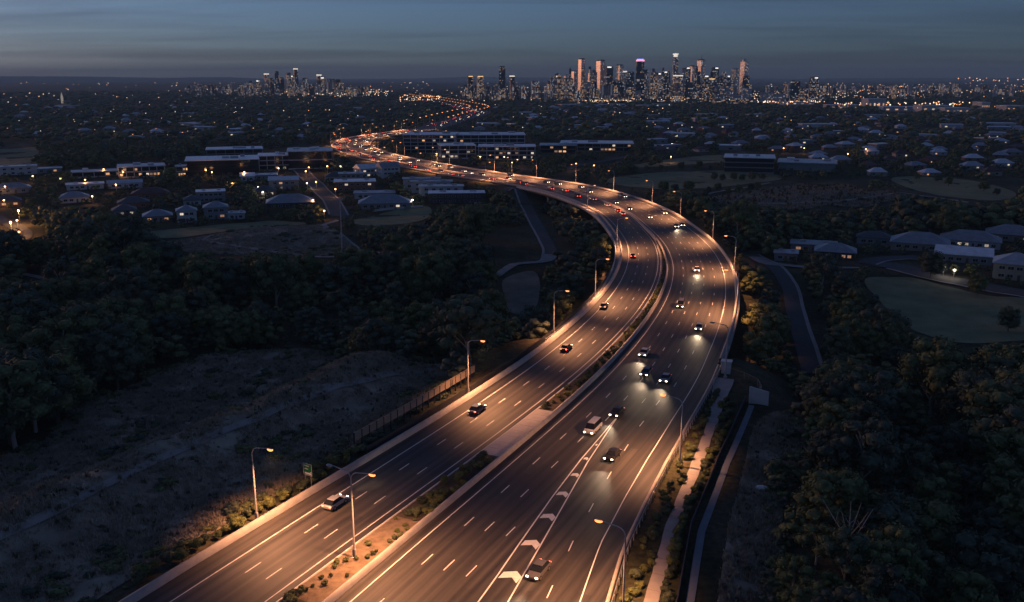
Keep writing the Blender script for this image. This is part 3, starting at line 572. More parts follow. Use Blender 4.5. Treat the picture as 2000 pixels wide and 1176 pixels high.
# wire fence round the slope beside the pillar
fpts = [rd(111, 26.8), rd(109.5, 30), rd(107, 33.2), rd(103, 34.5), rd(99, 34.2)]
t = empty('wire_fence', fpts[0], 0); tag(t, 'small wire mesh fence on thin posts beside the white pillar', 'fence'); M_WIRE = mat('fence_wire', (0.30, 0.27, 0.22), 0.5, 0.1, metal=0.4)
for a, b in zip(fpts[:-1], fpts[1:]):
    a = Vector((a.x, a.y, tz(a.x, a.y))); b = Vector((b.x, b.y, tz(b.x, b.y)))
    world_child(MB().tube([a, a + Vector((0, 0, 1.5))], 0.05, 6).build('post', M_WIRE), t)
    for zz in (0.3, 0.6, 0.9, 1.2, 1.5): world_child(MB().tube([a + Vector((0, 0, zz)), b + Vector((0, 0, zz))], 0.035 if zz > 1.4 else 0.012, 5).build('rail' if zz > 1.4 else 'wire', M_WIRE), t)
# ------------------------------------------------------------------ cars on the motorway (the photograph shows their lights), standing where they drive
M_HEAD = no_sampling(lamp_mat('headlight_glow', (1.0, 0.80, 0.52), 14.0)); M_TAIL = no_sampling(lamp_mat('taillight_glow', (1.0, 0.06, 0.03), 16.0))
M_GLASS = mat('car_glass', (0.012, 0.014, 0.017), 0.08, 0.1, spec=0.6); M_TYRE = mat('tyre_rubber', (0.02, 0.02, 0.02), 0.9, 0.1); M_RIM = mat('wheel_rim', (0.35, 0.35, 0.36), 0.35, 0.05, metal=0.8)
CARP = {n: mat('car_paint_' + n, c, 0.35, 0.05, 1, metal=0.3, spec=0.5) for n, c in (('white', (0.55, 0.55, 0.54)), ('silver', (0.32, 0.33, 0.34)), ('black', (0.015, 0.015, 0.017)), ('blue', (0.03, 0.06, 0.14)), ('red', (0.22, 0.02, 0.02)), ('grey', (0.11, 0.11, 0.115)))}
def car_meshes(van=False):
    L_, W = (5.2, 1.9) if van else (4.5, 1.8)
    if van: low = [(-2.55, 0.35), (2.5, 0.35), (2.6, 0.6), (2.55, 1.0), (2.1, 1.12), (-2.55, 1.12), (-2.6, 0.7)]; top = [(-2.5, 1.12), (1.9, 1.12), (1.2, 2.0), (-2.45, 2.02)]
    else: low = [(-2.15, 0.32), (2.12, 0.32), (2.25, 0.5), (2.22, 0.72), (1.2, 0.92), (-1.7, 0.95), (-2.22, 0.90), (-2.25, 0.5)]; top = [(-1.95, 0.93), (1.15, 0.93), (0.35, 1.44), (-1.25, 1.46)]
    def ext(poly, w0, w1, m=0):
        n = len(poly); mb = MB(); zs = [p[1] for p in poly]; za, zb = min(zs), max(zs); f = lambda z: (w0 + (w1 - w0) * (z - za) / (zb - za)) / 2
        vs = [(-f(z), y, z) for y, z in poly] + [(f(z), y, z) for y, z in poly]
        return mb.add(vs, [tuple(range(n)), tuple(range(2 * n - 1, n - 1, -1))] + [(i, n + i, n + (i + 1) % n, (i + 1) % n) for i in range(n)], m)
    body = ext(low, W, W * 0.97); cab = ext(top, W * 0.93, W * 0.74)
    roofz = max(z for y, z in top); y0, y1 = top[3][0] + 0.05, top[2][0] - 0.05
    roof = MB().box((0, (y0 + y1) / 2, roofz + 0.012), (W * 0.73, y1 - y0, 0.05))
    wx = W / 2 - 0.06; wheels = []
    for x in (-wx, wx):
        for y in (-1.35, 1.38):
            wheels.append((x, y))
    ty = MB().tube([(-0.11, 0, 0), (0.11, 0, 0)], 0.33, 14); rim = MB().tube([(-0.115, 0, 0), (0.115, 0, 0)], 0.2, 10)
    fy, ry = low[2][0] if van else 2.21, low[-1][0]
    return body, cab, roof, wheels, ty, rim, fy, ry, W
def make_car(paint, van=False):
    body, cab, roof, wheels, ty, rim, fy, ry, W = car_meshes(van)
    t = bpy.data.objects.new('car' if not van else 'van', None); COL.objects.link(t); t.empty_display_size = .3
    body.build('body', paint, t, bevel=0.05); cab.build('windows', M_GLASS, t, bevel=0.03); roof.build('roof', paint, t, bevel=0.02)
    tm, rm = ty.mesh('tyre', M_TYRE), rim.mesh('rim', M_RIM)
    for x, y in wheels: w = obj('wheel', tm, t); w.location = (x, y, 0.33); obj('rim', rm, w)
    for x in (-1, 1):
        MB().box((x * W * 0.37, fy - 0.01, 0.68), (0.36, 0.12, 0.17)).build('headlight', M_HEAD, t, bevel=0.02)
        MB().box((x * W * 0.38, ry + 0.02, 0.80), (0.34, 0.09, 0.15)).build('taillight', M_TAIL, t, bevel=0.02)
    MB().box((0, fy + 0.02, 0.42), (W * 0.8, 0.1, 0.1)).build('bumper', M_TYRE, t)
    return t
PROTO = {}
def car_copy(paint, van, p, rz, label, group, beam=0.0):
    key = (paint, van)
    if key not in PROTO: PROTO[key] = c = make_car(CARP[paint], van); first = True
    else: c = copy_tree(PROTO[key]); first = False
    c.location = p; c.rotation_euler = (0, 0, rz - math.pi / 2)
    for kx in ('label', 'category', 'group'):
        if kx in c: del c[kx]
    tag(c, label, 'van' if van else 'car', group)
    return c
BEAMS = []
def car_at(u, v, paint, label, towards, van=False, beam=5000.0):
    x, y = flat(u, v, 0.45); s, d = near_spine(np.array([x]), np.array([y])); s, d = float(s[0]), float(d[0]); h = heading(s) + (math.pi if towards else 0)
    p = rd(s, d, 0.006); c = car_copy(paint, van, p, h, label, 'cars driving on the motorway')
    if beam: BEAMS.append((c, beam))
for a in [(1366, 640, 'white', 'white car with lit headlights in the outer lanes beside the white pillar', True), (1300, 740, 'silver', 'silver car with lit headlights in the right half of the road, opposite the footpath', True),
          (1196, 890, 'black', 'black car with lit headlights just right of the small end of the chevrons', True), (1052, 1115, 'grey', 'grey car with lit headlights beside the biggest chevrons', True),
          (1330, 596, 'grey', 'grey van with lit headlights in the second lane of the bend', True, True), (1258, 690, 'white', 'white car with lit headlights in the lanes beside the planted median', True), (1262, 728, 'blue', 'blue car with lit headlights in the middle lanes, between two white cars', True),
          (1158, 838, 'white', 'white van with lit headlights coming up to the tip of the chevrons', True, True), (1361, 527, 'white', 'white car with lit headlights in the middle of the bend', True), (1320, 442, 'silver', 'silver car with lit headlights on the outer side of the bend near the far lamps', True), (1205, 806, 'black', 'black car with lit headlights at the top of the gore', True),
          (1236, 500, 'red', 'red car showing red tail lights on the inner bend of the left carriageway', False), (1180, 598, 'grey', 'grey car showing red tail lights halfway down the left carriageway', False), (1106, 680, 'black', 'black car showing red tail lights on the left carriageway', False),
          (932, 800, 'blue', 'blue car showing red tail lights beside the post fence', False), (655, 982, 'silver', 'silver car showing red tail lights nearest the camera on the left carriageway', False)]:
    car_at(*a)
random.seed(11)
_pc = ['white', 'silver', 'black', 'grey', 'blue', 'red']
for lo_, hi_, n, offs, tw in ((300, 1100, 46, (4.0, 7.3, 10.6, 14.0, 17.2), True), (330, 1100, 40, (-3.2, -6.7, -10.2), False), (1180, 2500, 40, (4, 7.5, 11, 14.5), True), (1180, 2500, 40, (-3.2, -6.7, -10.2), False)):
    for k in range(n):
        s = lo_ + (hi_ - lo_) * (k + random.uniform(0.1, 0.9)) / n; d = random.choice(offs)
        far = s > 1150
        pc, vn = random.choice(_pc), random.random() < 0.15
        car_copy(pc, vn, rd(s, d, 0.006), heading(s) + (math.pi if tw else 0),
            ('tiny ' if far else 'small ') + pc + (' van ' if vn else ' car ') + ('with lit headlights coming along the ' if tw else 'with red tail lights going along the ') + ('farthest visible motorway stretch' if far else 'far S-bend of the motorway'),
            ('tiny cars ' if far else 'small cars ') + ('coming' if tw else 'going') + (' on the farthest stretch' if far else ' on the S-bend'))
for c, e in BEAMS:                                 # after all copying, so that the beams stay with the near cars
    l = LIGHTS.get(('b', e))
    if l is None:
        l = bpy.data.lights.new('headlight_beam', 'SPOT'); l.energy = e; l.color = (1.0, 0.72, 0.46); l.spot_size = R(70); l.spot_blend = 1.0; l.shadow_soft_size = 0.15; LIGHTS[('b', e)] = l
    lo = link(bpy.data.objects.new('headlight_beam', l), c); lo.location = (0, 2.35, 0.75); lo.rotation_euler = (R(90 - 3.5), 0, 0); lo.scale = (0.8, 0.26, 1)
# ------------------------------------------------------------------ fields, lawns, paths and local streets
M_LAWN = mat('lawn_grass', (0.185, 0.19, 0.09), 0.95, 0.3, 0.12, bump=0.3, detail=8)
M_FIELD = mat('mown_field', (0.185, 0.19, 0.09), 0.95, 0.25, 0.05, bump=0.3, detail=8)
M_DRY = mat('dry_grass', (0.25, 0.215, 0.155), 0.95, 0.5, 0.16, bump=1.0, detail=9, col2=(0.37, 0.33, 0.25))
M_SCRUB = mat('scrub_field', (0.19, 0.17, 0.125), 0.95, 0.4, 0.1, bump=0.6, detail=9)
M_TRACK = mat('gravel_track', (0.26, 0.245, 0.225), 0.9, 0.2, 0.3)
M_DIRT = mat('bare_earth', (0.20, 0.165, 0.13), 0.95, 0.3, 0.25, bump=0.4)
POLYS = []                                        # open land in world coordinates: no trees here
def field(name, pix, m, step=6.0, lift=0.12):
    o, poly = drape(name, pix, m, step, lift); POLYS.append(poly); return o
field('dry_hillside', [(-160, 1300), (-120, 930), (60, 880), (150, 800), (280, 745), (400, 695), (520, 685), (640, 690), (760, 700), (890, 712), (880, 748), (760, 830), (640, 905), (480, 1005), (200, 1165), (40, 1290)], M_DRY, 3.0, 0.10)
field('dry_slope', [(1405, 1250), (1420, 1050), (1450, 930), (1475, 835), (1530, 805), (1575, 815), (1560, 900), (1530, 1000), (1520, 1120), (1510, 1260)], M_DRY, 3.0, 0.10)
field('scrub_field', [(310, 480), (420, 457), (540, 441), (630, 443), (672, 462), (690, 492), (600, 503), (480, 500), (390, 494)], M_SCRUB, 5)
field('lawn', [(290, 452), (420, 440), (540, 432), (600, 437), (480, 447), (330, 466)], M_LAWN, 5, 0.2)
field('lawn', [(688, 432), (750, 416), (835, 404), (836, 425), (790, 437), (720, 441)], M_LAWN, 5)
field('lawn', [(1690, 545), (1770, 542), (1850, 560), (1930, 578), (2060, 592), (2080, 650), (1960, 668), (1860, 668), (1775, 640), (1720, 590)], M_LAWN, 5)
field('playing_field', [(1185, 352), (1260, 339), (1400, 333), (1510, 340), (1520, 352), (1440, 362), (1330, 369), (1240, 366)], M_FIELD, 8)
field('playing_field', [(1240, 322), (1330, 309), (1410, 303), (1420, 316), (1340, 322), (1260, 327)], M_FIELD, 8)
M_HILL = mat('hill_scrub', (0.105, 0.095, 0.066), 0.95, 0.45, 0.03, bump=0.6, detail=10, col2=(0.185, 0.165, 0.12))
field('dry_hill', [(1372, 388), (1420, 380), (1448, 371), (1500, 369), (1560, 360), (1612, 364), (1650, 361), (1700, 372), (1742, 374), (1775, 390), (1720, 396), (1690, 405), (1610, 402), (1560, 411), (1500, 403), (1450, 406), (1410, 397)], M_HILL, 6)
field('grass_paddock', [(1745, 347), (1850, 348), (1940, 362), (1985, 380), (1940, 392), (1850, 384), (1770, 366)], M_FIELD, 8)
field('grass_paddock', [(-40, 300), (60, 288), (75, 300), (40, 322), (-60, 326)], M_FIELD, 8)
field('clearing', [(985, 545), (1040, 530), (1055, 560), (1040, 610), (1000, 612), (985, 580)], M_SCRUB, 4)
field('clearing', [(1180, 530), (1215, 505), (1235, 520), (1225, 600), (1170, 640), (1100, 680), (1090, 668), (1150, 610)], M_DIRT, 4)
LINES = []
def road(name, pix, w, m, lift=0.2, kerb=None):
    pts = atmany(pix); o, X = strip(name, pts, w, m, lift); LINES.append((X, (w if not isinstance(w, (list, tuple)) else max(w)) / 2 + 1.5))
    if kerb:
        T = np.gradient(X, axis=0); T /= np.hypot(*T.T)[:, None]; Nn = np.stack([T[:, 1], -T[:, 0]], 1)
        for sd in kerb: strip('kerb', X[::2] + Nn[::2] * sd * (w / 2 + 0.35), 1.1, M_PATH, lift + 0.08)
    return o
road('footpath', [(662, 430), (632, 440), (660, 456), (690, 480), (712, 491), (800, 498), (872, 499)], 3.2, M_TRACK)
road('footpath', [(700, 502), (640, 503), (560, 496), (480, 484), (400, 470), (430, 458), (520, 446), (632, 440)], 2.4, M_TRACK, 0.3)
road('local_street', [(560, 318), (598, 345), (618, 362), (640, 385), (654, 404), (664, 426)], 9.0, M_STREET, 0.25, kerb=(-1, 1))
road('underpass_road', [(985, 372), (1012, 384), (1034, 412), (1052, 446), (1075, 488), (1070, 502)], 5.5, M_STREET, 0.25, kerb=(1,))
road('footpath', [(1074, 498), (1062, 512), (1012, 516), (988, 527), (960, 548)], [7.0, 4.0, 3.0], M_TRACK, 0.35)
road('underpass_road', [(1468, 498), (1508, 520), (1540, 560), (1552, 610), (1568, 665), (1588, 735)], 5.2, M_STREET, 0.25, kerb=(-1,))
road('footpath', [(1476, 503), (1500, 516), (1560, 522), (1600, 523), (1690, 524)], [6, 5, 3, 2.5], M_TRACK, 0.4)
road('local_street', [(2100, 592), (1990, 572), (1900, 556), (1810, 538), (1750, 522), (1702, 514)], 10.0, M_STREET, 0.25, kerb=(-1,))
road('local_street', [(1690, 516), (1720, 507), (1780, 504), (1840, 507)], 8.0, M_STREET, 0.3, kerb=(1,))
road('footpath', [(1372, 383), (1430, 371), (1462, 366), (1508, 357)], 2.6, M_TRACK, 0.3)
road('footpath', [(1480, 398), (1560, 397), (1660, 391), (1752, 378)], 2.6, M_TRACK, 0.3)
road('footpath', [(1752, 376), (1850, 390), (1900, 398)], 2.6, M_TRACK, 0.3)
road('footpath', [(10, 600), (80, 582), (94, 556), (80, 543), (30, 533)], 2.6, M_TRACK, 0.3)
road('hill_track', [(-60, 1075), (100, 1005), (250, 925), (420, 850), (560, 792), (700, 748), (850, 722)], 1.6, M_TRACK, 0.22)
road('hill_track', [(150, 925), (300, 862), (450, 800), (560, 772), (680, 752)], 1.0, M_TRACK, 0.2)
road('local_street', [(-20, 420), (30, 442), (45, 462), (20, 480)], 8.0, M_STREET, 0.3)
road('office_drive', [(1230, 305), (1160, 318), (1080, 335), (1010, 330), (930, 325)], 7.0, M_STREET, 0.3)
M_POOL = mat('still_water', (0.02, 0.035, 0.05), 0.1, 0.2, 0.2)
# ------------------------------------------------------------------ houses, offices
M_GLASSD = mat('dark_window_glass', (0.02, 0.024, 0.03), 0.12, 0.1, spec=0.6)
M_LITW = lamp_mat('lit_window_warm', (1.0, 0.48, 0.17), 1.0); M_LITC = lamp_mat('lit_window_white', (1.0, 0.82, 0.58), 0.75)
no_sampling(M_LITW); no_sampling(M_LITC)
for m in (M_LITW, M_LITC):                        # curtains, dim rooms: every window its own brightness
    n_ = m.node_tree; b_ = n_.nodes['Principled BSDF']; oi = n_.nodes.new('ShaderNodeObjectInfo'); mr = n_.nodes.new('ShaderNodeMapRange'); e_ = b_.inputs['Emission Strength'].default_value; mr.inputs[3].default_value = e_ * .12; mr.inputs[4].default_value = e_ * 1.15; n_.links.new(oi.outputs['Random'], mr.inputs[0]); n_.links.new(mr.outputs[0], b_.inputs['Emission Strength'])
M_FRAME = mat('window_frame', (0.45, 0.46, 0.47), 0.6, 0.05)
WALLC = {'white': (0.50, 0.50, 0.50), 'cream': (0.30, 0.27, 0.22), 'brick': (0.20, 0.11, 0.08), 'grey': (0.24, 0.25, 0.26), 'dark': (0.05, 0.052, 0.055), 'glass': (0.03, 0.034, 0.04)}
ROOFC = {'dark': (0.085, 0.095, 0.105), 'slate': (0.28, 0.31, 0.34), 'maroon': (0.11, 0.055, 0.055), 'pale': (0.70, 0.73, 0.76), 'grey': (0.45, 0.47, 0.50), 'white': (0.78, 0.79, 0.80)}
WM = {k: mat('wall_' + k, v, 0.85, 0.12, 0.4) for k, v in WALLC.items()}; RM = {k: mat('roof_' + k, v, 0.42 if k in ('pale', 'white', 'grey', 'slate') else 0.6, 0.18, 0.35, metal=0.5 if k in ('pale', 'white', 'grey', 'slate') else 0.1) for k, v in ROOFC.items()}
_wf = MB()
for c, d in (((0, 0, .47), (1, .1, .06)), ((0, 0, -.47), (1, .1, .06)), ((-.47, 0, 0), (.06, .1, .88)), ((.47, 0, 0), (.06, .1, .88)), ((0, 0, 0), (.04, .08, .88))): _wf.box(c, d)
ME_WF = _wf.mesh('window', M_FRAME); ME_P = {k: MB().box((0, 0.02, 0), (.92, .03, .92)).mesh('pane', m) for k, m in (('d', M_GLASSD), ('w', M_LITW), ('c', M_LITC))}
ME_DOOR = MB().box((0, 0, 0), (1, .1, 1)).mesh('door', mat('door_paint', (0.10, 0.08, 0.07), 0.6, 0.1))
def window(parent, x, y, z, w, h, rz=0.0, lit='d'):
    o = obj('window', ME_WF, parent); o.location = (x, y, z); o.scale = (w, 1.3, h); o.rotation_euler = (0, 0, rz); obj('pane', ME_P[lit], o); return o
PROT = []                                         # what trees must not hide: world boxes (centre, half width, top)
HOUSES = []
def px_m(u, v): p = at(u, v); return p, math.hypot(p.x, p.y, ) / FPX * 1.0 / math.cos(math.atan((u - 1000) / FPX)) if False else (project([p])[0, 2] / FPX)
def house(u, v, wpx, label, roof='hip', rc='dark', wc='cream', lit='', depth=11.0, st=1, rot=0.0, name='house', cat='house', nwin=4, garage=False, eave=0.6, rise=None, slot=True):
    p, k = px_m(u, v); w = wpx * k; h = 2.9 * st + 0.3; az = -math.atan2(p.x, p.y)
    t = empty(name, p, az + rot); tag(t, label, cat)
    PROT.append((t, w, depth, h))
    m = WM[wc]; MB().box((0, depth / 2, h / 2 - 1.0), (w, depth, h + 2.0)).build('wall', m, t)
    e = eave; x0, x1, y0, y1 = -w / 2 - e, w / 2 + e, -e, depth + e; R_ = RM[rc]
    if roof == 'hip':
        rh = rise or min(w, depth) * 0.26; rl = max(0.2, (w - depth) / 2 if w > depth else 0.2); rd_ = 0 if w >= depth else (depth - w) / 2; cy_ = depth / 2
        if w >= depth: A, B = (-rl, cy_, h + rh), (rl, cy_, h + rh); fs = [(0, 1, 5, 4), (1, 2, 5), (2, 3, 4, 5), (3, 0, 4)]
        else: A, B = (0, cy_ - rd_, h + rh), (0, cy_ + rd_, h + rh); fs = [(0, 1, 4), (1, 2, 5, 4), (2, 3, 5), (3, 0, 4, 5)]
        mb = MB(); mb.add([(x0, y0, h), (x1, y0, h), (x1, y1, h), (x0, y1, h), A, B], fs + [(3, 2, 1, 0)])
        mb.box(((x0 + x1) / 2, (y0 + y1) / 2, h - 0.08), (x1 - x0 - 0.02, y1 - y0 - 0.02, 0.155)); ro = mb.build('roof', R_, t)
        MB().tube([A, B] if (Vector(A) - Vector(B)).length > .5 else [A, (A[0] + .5, A[1], A[2])], 0.12, 5).build('ridge', RM['slate'] if rc != 'slate' else RM['grey'], ro)
    elif roof == 'gable':
        rh = rise or depth * 0.28; mb = MB(); mb.add([(x0, y0, h), (x1, y0, h), (x1, y1, h), (x0, y1, h), (x0, depth / 2, h + rh), (x1, depth / 2, h + rh)], [(0, 1, 5, 4), (1, 2, 5), (2, 3, 4, 5), (3, 0, 4), (3, 2, 1, 0)]); mb.build('roof', R_, t)
    elif roof == 'skillion':
        rh = rise or 1.4; mb = MB(); mb.add([(x0, y0, h), (x1, y0, h), (x1, y1, h + rh), (x0, y1, h + rh), (x0, y0, h + .25), (x1, y0, h + .25), (x1, y1, h + rh + .25), (x0, y1, h + rh + .25)], [(3, 2, 1, 0), (4, 5, 6, 7), (0, 1, 5, 4), (1, 2, 6, 5), (2, 3, 7, 6), (3, 0, 4, 7)]); mb.build('roof', R_, t)
    else:
        ro = MB().box((0, depth / 2, h + 0.14), (w + 2 * e, depth + 2 * e, 0.28)).build('roof', R_, t)
        for xx in (-0.25, 0.3): MB().box((w * xx, depth * 0.6, h + 0.62), (w * 0.1 + .6, 1.4, 0.7)).build('roof_unit', RM['grey'], ro)
    for f in range(st):
        zc = 1.55 + 2.9 * f; xs = np.linspace(-w / 2, w / 2, nwin + 2)[1:-1]
        for i, x in enumerate(xs):
            if f == 0 and i == nwin // 2:
                d = obj('door', ME_DOOR, t); d.location = (float(x), -0.04, 1.05); d.scale = (1.0, 1, 2.1); continue
            if f == 0 and garage and i == 0:
                d = obj('garage_door', ME_DOOR, t); d.location = (float(x), -0.04, 1.1); d.scale = (min(4.6, w / nwin), 1, 2.2); continue
            q = lit[(f * nwin + i) % len(lit)] if lit else 'd'
            window(t, float(x), -0.05, zc, min(2.2, w / nwin * 0.6), 1.3, 0, q)
        for sd in (-1, 1):
            for y in (depth * 0.3, depth * 0.7): window(t, sd * (w / 2 + 0.05), y, zc, 1.6, 1.2, math.pi / 2 * sd, 'd' if not lit or random.random() < .6 else random.choice(lit))
    HOUSES.append(t); return t
random.seed(3)
H = house
H(146, 396, 52, 'house with grey hip roof and white front among dark trees at far left', rc='slate', wc='white')
H(295, 388, 66, 'house with maroon hip roof behind the trees left of the lit house', rc='maroon', wc='brick')
H(262, 407, 56, 'low house with dark hip roof below the maroon roof', rc='dark', wc='brick')
H(244, 422, 42, 'small dark roofed house with two tiny lit windows left of the warm-lit house', rc='dark', wc='grey', lit='dc')
H(309, 434, 52, 'single storey house with two warm lit front windows at the lawn edge', rc='slate', wc='cream', lit='wdww')
H(167, 370, 66, 'long building with pale flat roof at far left', roof='flat', rc='pale', wc='white', nwin=6)
H(245, 367, 62, 'building with grey low roof and pale walls beside the long flat roof', roof='gable', rc='grey', wc='white', nwin=5, rise=1.6)
H(34, 342, 70, 'flat roofed building with pale wall at the far left edge', roof='flat', rc='grey', wc='white', st=2)
H(88, 338, 60, 'flat roofed building with broad eaves and one warm light at far left', roof='flat', rc='pale', wc='grey', lit='dddw')
H(24, 378, 66, 'dark blue roofed house cut by the left photo edge', rc='slate', wc='grey')
H(14, 404, 50, 'dark hip roofed house below the blue roof at the left edge', rc='dark', wc='brick', lit='dw')
H(423, 428, 44, 'two storey house with steep hip roof and one orange upper window', rc='slate', wc='grey', st=2, lit='ddwd', nwin=3, depth=10)
H(366, 435, 36, 'white two storey house with garage and wall light at the lawn edge', roof='hip', rc='slate', wc='white', st=2, lit='cdd', nwin=3, garage=True, depth=9)
H(413, 395, 52, 'two storey house with white flat roof and long upper windows', roof='flat', rc='white', wc='grey', st=2, nwin=5)
H(376, 402, 32, 'small house with dark hip roof behind the white garage house', rc='dark', wc='white', nwin=3)
H(462, 429, 32, 'small flat roofed house with one very bright white window', roof='flat', rc='grey', wc='white', lit='dcd', nwin=3, depth=8)
H(515, 351, 52, 'low building with white flat roof right below the black office', roof='flat', rc='white', wc='grey', nwin=5)
H(484, 354, 26, 'tiny building with white roof left of the low white flat roof', roof='skillion', rc='white', wc='white', nwin=3)
H(555, 371, 56, 'house with two stepped grey skillion roofs and an orange light', roof='skillion', rc='grey', wc='grey', st=2, lit='dwdd')
H(568, 407, 90, 'wide house with large dark hip roof beside the street', rc='slate', wc='dark', nwin=6, depth=15)
H(518, 383, 42, 'house with plain dark hip roof left of the stepped roofs', rc='dark', wc='brick', lit='dc')
H(668, 354, 64, 'house with long dark hip roof right of the street top', rc='dark', wc='white')
H(694, 374, 78, 'building with broad pale flat roof and lit left side', roof='flat', rc='pale', wc='brick', st=2, nwin=6, depth=16, lit='dddc')
H(686, 357, 46, 'building with smaller pale flat roof behind the broad one', roof='flat', rc='grey', wc='grey', st=2, depth=9)
H(724, 346, 42, 'house with white gable roof turned towards the motorway', roof='gable', rc='white', wc='white', rot=0.5, lit='dcd', st=2)
H(764, 343, 38, 'house with steep dark shingled gable beside the motorway', roof='gable', rc='slate', wc='white', rot=0.35, st=2)
H(732, 388, 78, 'building with dark flat roof and pale roof edges behind the white fenced house', roof='flat', rc='slate', wc='white', nwin=6, depth=13)
H(752, 408, 100, 'wide low house with blue black hip roof behind the lawn and white fence', rc='slate', wc='grey', nwin=7, depth=15, lit='dddddcd')
H(824, 368, 72, 'town house row end with flat dark roof, farthest of the row below the motorway', roof='flat', rc='slate', wc='white', st=2, nwin=5, depth=9)
H(843, 374, 80, 'town house with flat dark roof, second farthest of the row below the motorway', roof='flat', rc='slate', wc='white', st=2, nwin=5, depth=9)
H(862, 384, 86, 'town house with pale edged flat roof, second nearest of the row below the motorway', roof='flat', rc='grey', wc='white', st=2, nwin=5, depth=10)
H(892, 398, 108, 'town house with white edged flat roof and glazed front, nearest of the row', roof='flat', rc='pale', wc='dark', st=2, nwin=8, depth=12)
H(1973, 472, 88, 'house with dark hip roof and warm side lights at the right photo edge', rc='slate', wc='cream', lit='wdd', depth=14)
H(1893, 484, 106, 'long house with dark hip roof and a bright row of front windows on the right', rc='slate', wc='white', nwin=8, lit='cdcccdcd', depth=14)
H(1795, 490, 104, 'long house with plain dark hip roof behind the street trees on the right', rc='slate', wc='cream', nwin=6, depth=15)
H(1706, 478, 62, 'low house with dark roof at the left end of the right hand street', rc='dark', wc='grey', depth=9)
H(1880, 514, 100, 'white house with pale low roof above the curving street', roof='skillion', rc='pale', wc='grey', nwin=6, depth=12)
H(1980, 548, 76, 'white walled house with pale roof at the right edge by the street', roof='hip', rc='grey', wc='cream', st=2, nwin=4, depth=13)
H(1630, 507, 74, 'house with dark roof and a row of warm lit windows near the underpass road', rc='slate', wc='dark', lit='dddwww', nwin=6)
H(1588, 493, 84, 'low flat roofed house with a lit left corner near the underpass road', roof='flat', rc='slate', wc='grey', lit='wddd', nwin=5)
H(1534, 510, 42, 'small grey flat roofed garage at the head of the underpass road', roof='flat', rc='grey', wc='grey', nwin=3, depth=8)
# front fence of the wide low house
fA, fB = at(728, 414), at(826, 405); t = empty('garden_wall', (fA + fB) / 2, 0); tag(t, 'low white garden wall along the lawn in front of the wide low house', 'wall')
dv = fB - fA
for k in range(8):
    c = fA + dv * ((k + 0.5) / 8); o = MB().box((0, 0, 0.35), (dv.length / 8 - 0.1, 0.25, 1.7)).build('panel', WM['white']); o.location = (c.x, c.y, tz(c.x, c.y)); o.rotation_euler = (0, 0, math.atan2(dv.y, dv.x)); world_child(o, t)
# offices: stacked floors of slab and glazing, columns, flat roof with plant
def office(u, v, wpx, floors, depth, label, slab='white', glaz='glass', rc='pale', rot=0.0, fh=3.6, bays=10, litp=0.12, warm=0.5, ground=False, name='office_building', roofe=0.8, cols=True, plant=3, dark=False):
    p, k = px_m(u, v); w = wpx * k; az = -math.atan2(p.x, p.y); t = empty(name, p, az + rot); tag(t, label, 'office building')
    H_ = floors * fh; PROT.append((t, w, depth, H_ + 2))
    for f in range(floors):
        z = f * fh
        MB().box((0, depth / 2, z + (0.35 if not dark else 0.1) - (1.0 if f == 0 else 0)), (w, depth, (0.7 if not dark else 0.2) + (2.0 if f == 0 else 0))).build('floor_slab', WM[slab], t)
        g = MB().box((0, depth / 2, z + fh / 2 + 0.2), (w - 0.8, depth - 0.8, fh - 0.3)).build('glazing', WM[glaz] if glaz != 'glass' else M_GLASSD, t)
        for side in ('f', 'l', 'r'):
            n = bays if side == 'f' else max(3, int(bays * depth / w)); L_ = (w if side == 'f' else depth) - 1.2
            for b in range(n):
                pr = litp * (3 if ground and f == 0 else .75)
                if random.random() > pr: continue
                q = 'w' if random.random() < warm else 'c'; c = -L_ / 2 + L_ * (b + 0.5) / n
                o = obj('window', ME_WF, t); o.scale = (L_ / n * 0.75, 1, fh * 0.5); obj('pane', ME_P[q], o)
                if side == 'f': o.location = (c, 0.35, z + fh * 0.55)
                else: sd = -1 if side == 'l' else 1; o.location = (sd * (w / 2 - 0.35), depth / 2 + c, z + fh * 0.55); o.rotation_euler = (0, 0, sd * math.pi / 2)
    if cols:
        cm = MB().box((0, 0, H_ / 2), (0.5, 0.5, H_)).mesh('column', WM[slab])
        for b in range(0, bays + 1, 2):
            o = obj('column', cm, t); o.location = (-w / 2 + 0.1 + (w - 0.2) * b / bays, -0.05, 0)
        for sd in (-1, 1):
            for y in np.linspace(0.4, depth - 0.4, 3): o = obj('column', cm, t); o.location = (sd * (w / 2 + 0.05), float(y), 0)
    ro = MB().box((0, depth / 2, H_ + 0.3), (w + 2 * roofe, depth + 2 * roofe, 0.6)).build('roof', RM[rc], t)
    for i in range(plant): MB().box((w * random.uniform(-.38, .38), depth * random.uniform(.3, .75), H_ + 1.1), (w * random.uniform(.06, .16), depth * random.uniform(.12, .25), random.uniform(1.0, 2.0))).build('roof_plant', RM[random.choice(('grey', 'pale', 'slate'))], ro)
    HOUSES.append(t); return t
random.seed(5)
office(278, 346, 84, 2, 22, 'two storey showroom with white columns and warm lit ground floor at far left', ground=True, litp=0.22, warm=0.75, bays=12, rc='grey')
office(190, 346, 90, 1, 16, 'single storey wing with arched warm light left of the showroom', litp=0.15, warm=1, rc='grey', bays=9, plant=1)
office(358, 346, 24, 2, 12, 'small glowing kiosk building left of the black office', litp=0.6, warm=0.9, bays=4, rc='grey', plant=1)
office(437, 343, 134, 3, 34, 'wide black box office with pale roof edge and a few orange windows', slab='dark', glaz='glass', rc='pale', litp=0.05, warm=1, cols=False, bays=16, dark=True, roofe=1.0)
office(460, 318, 104, 3, 26, 'flat pale roofed block behind the black office', rc='pale', slab='grey', litp=0.02, bays=12)
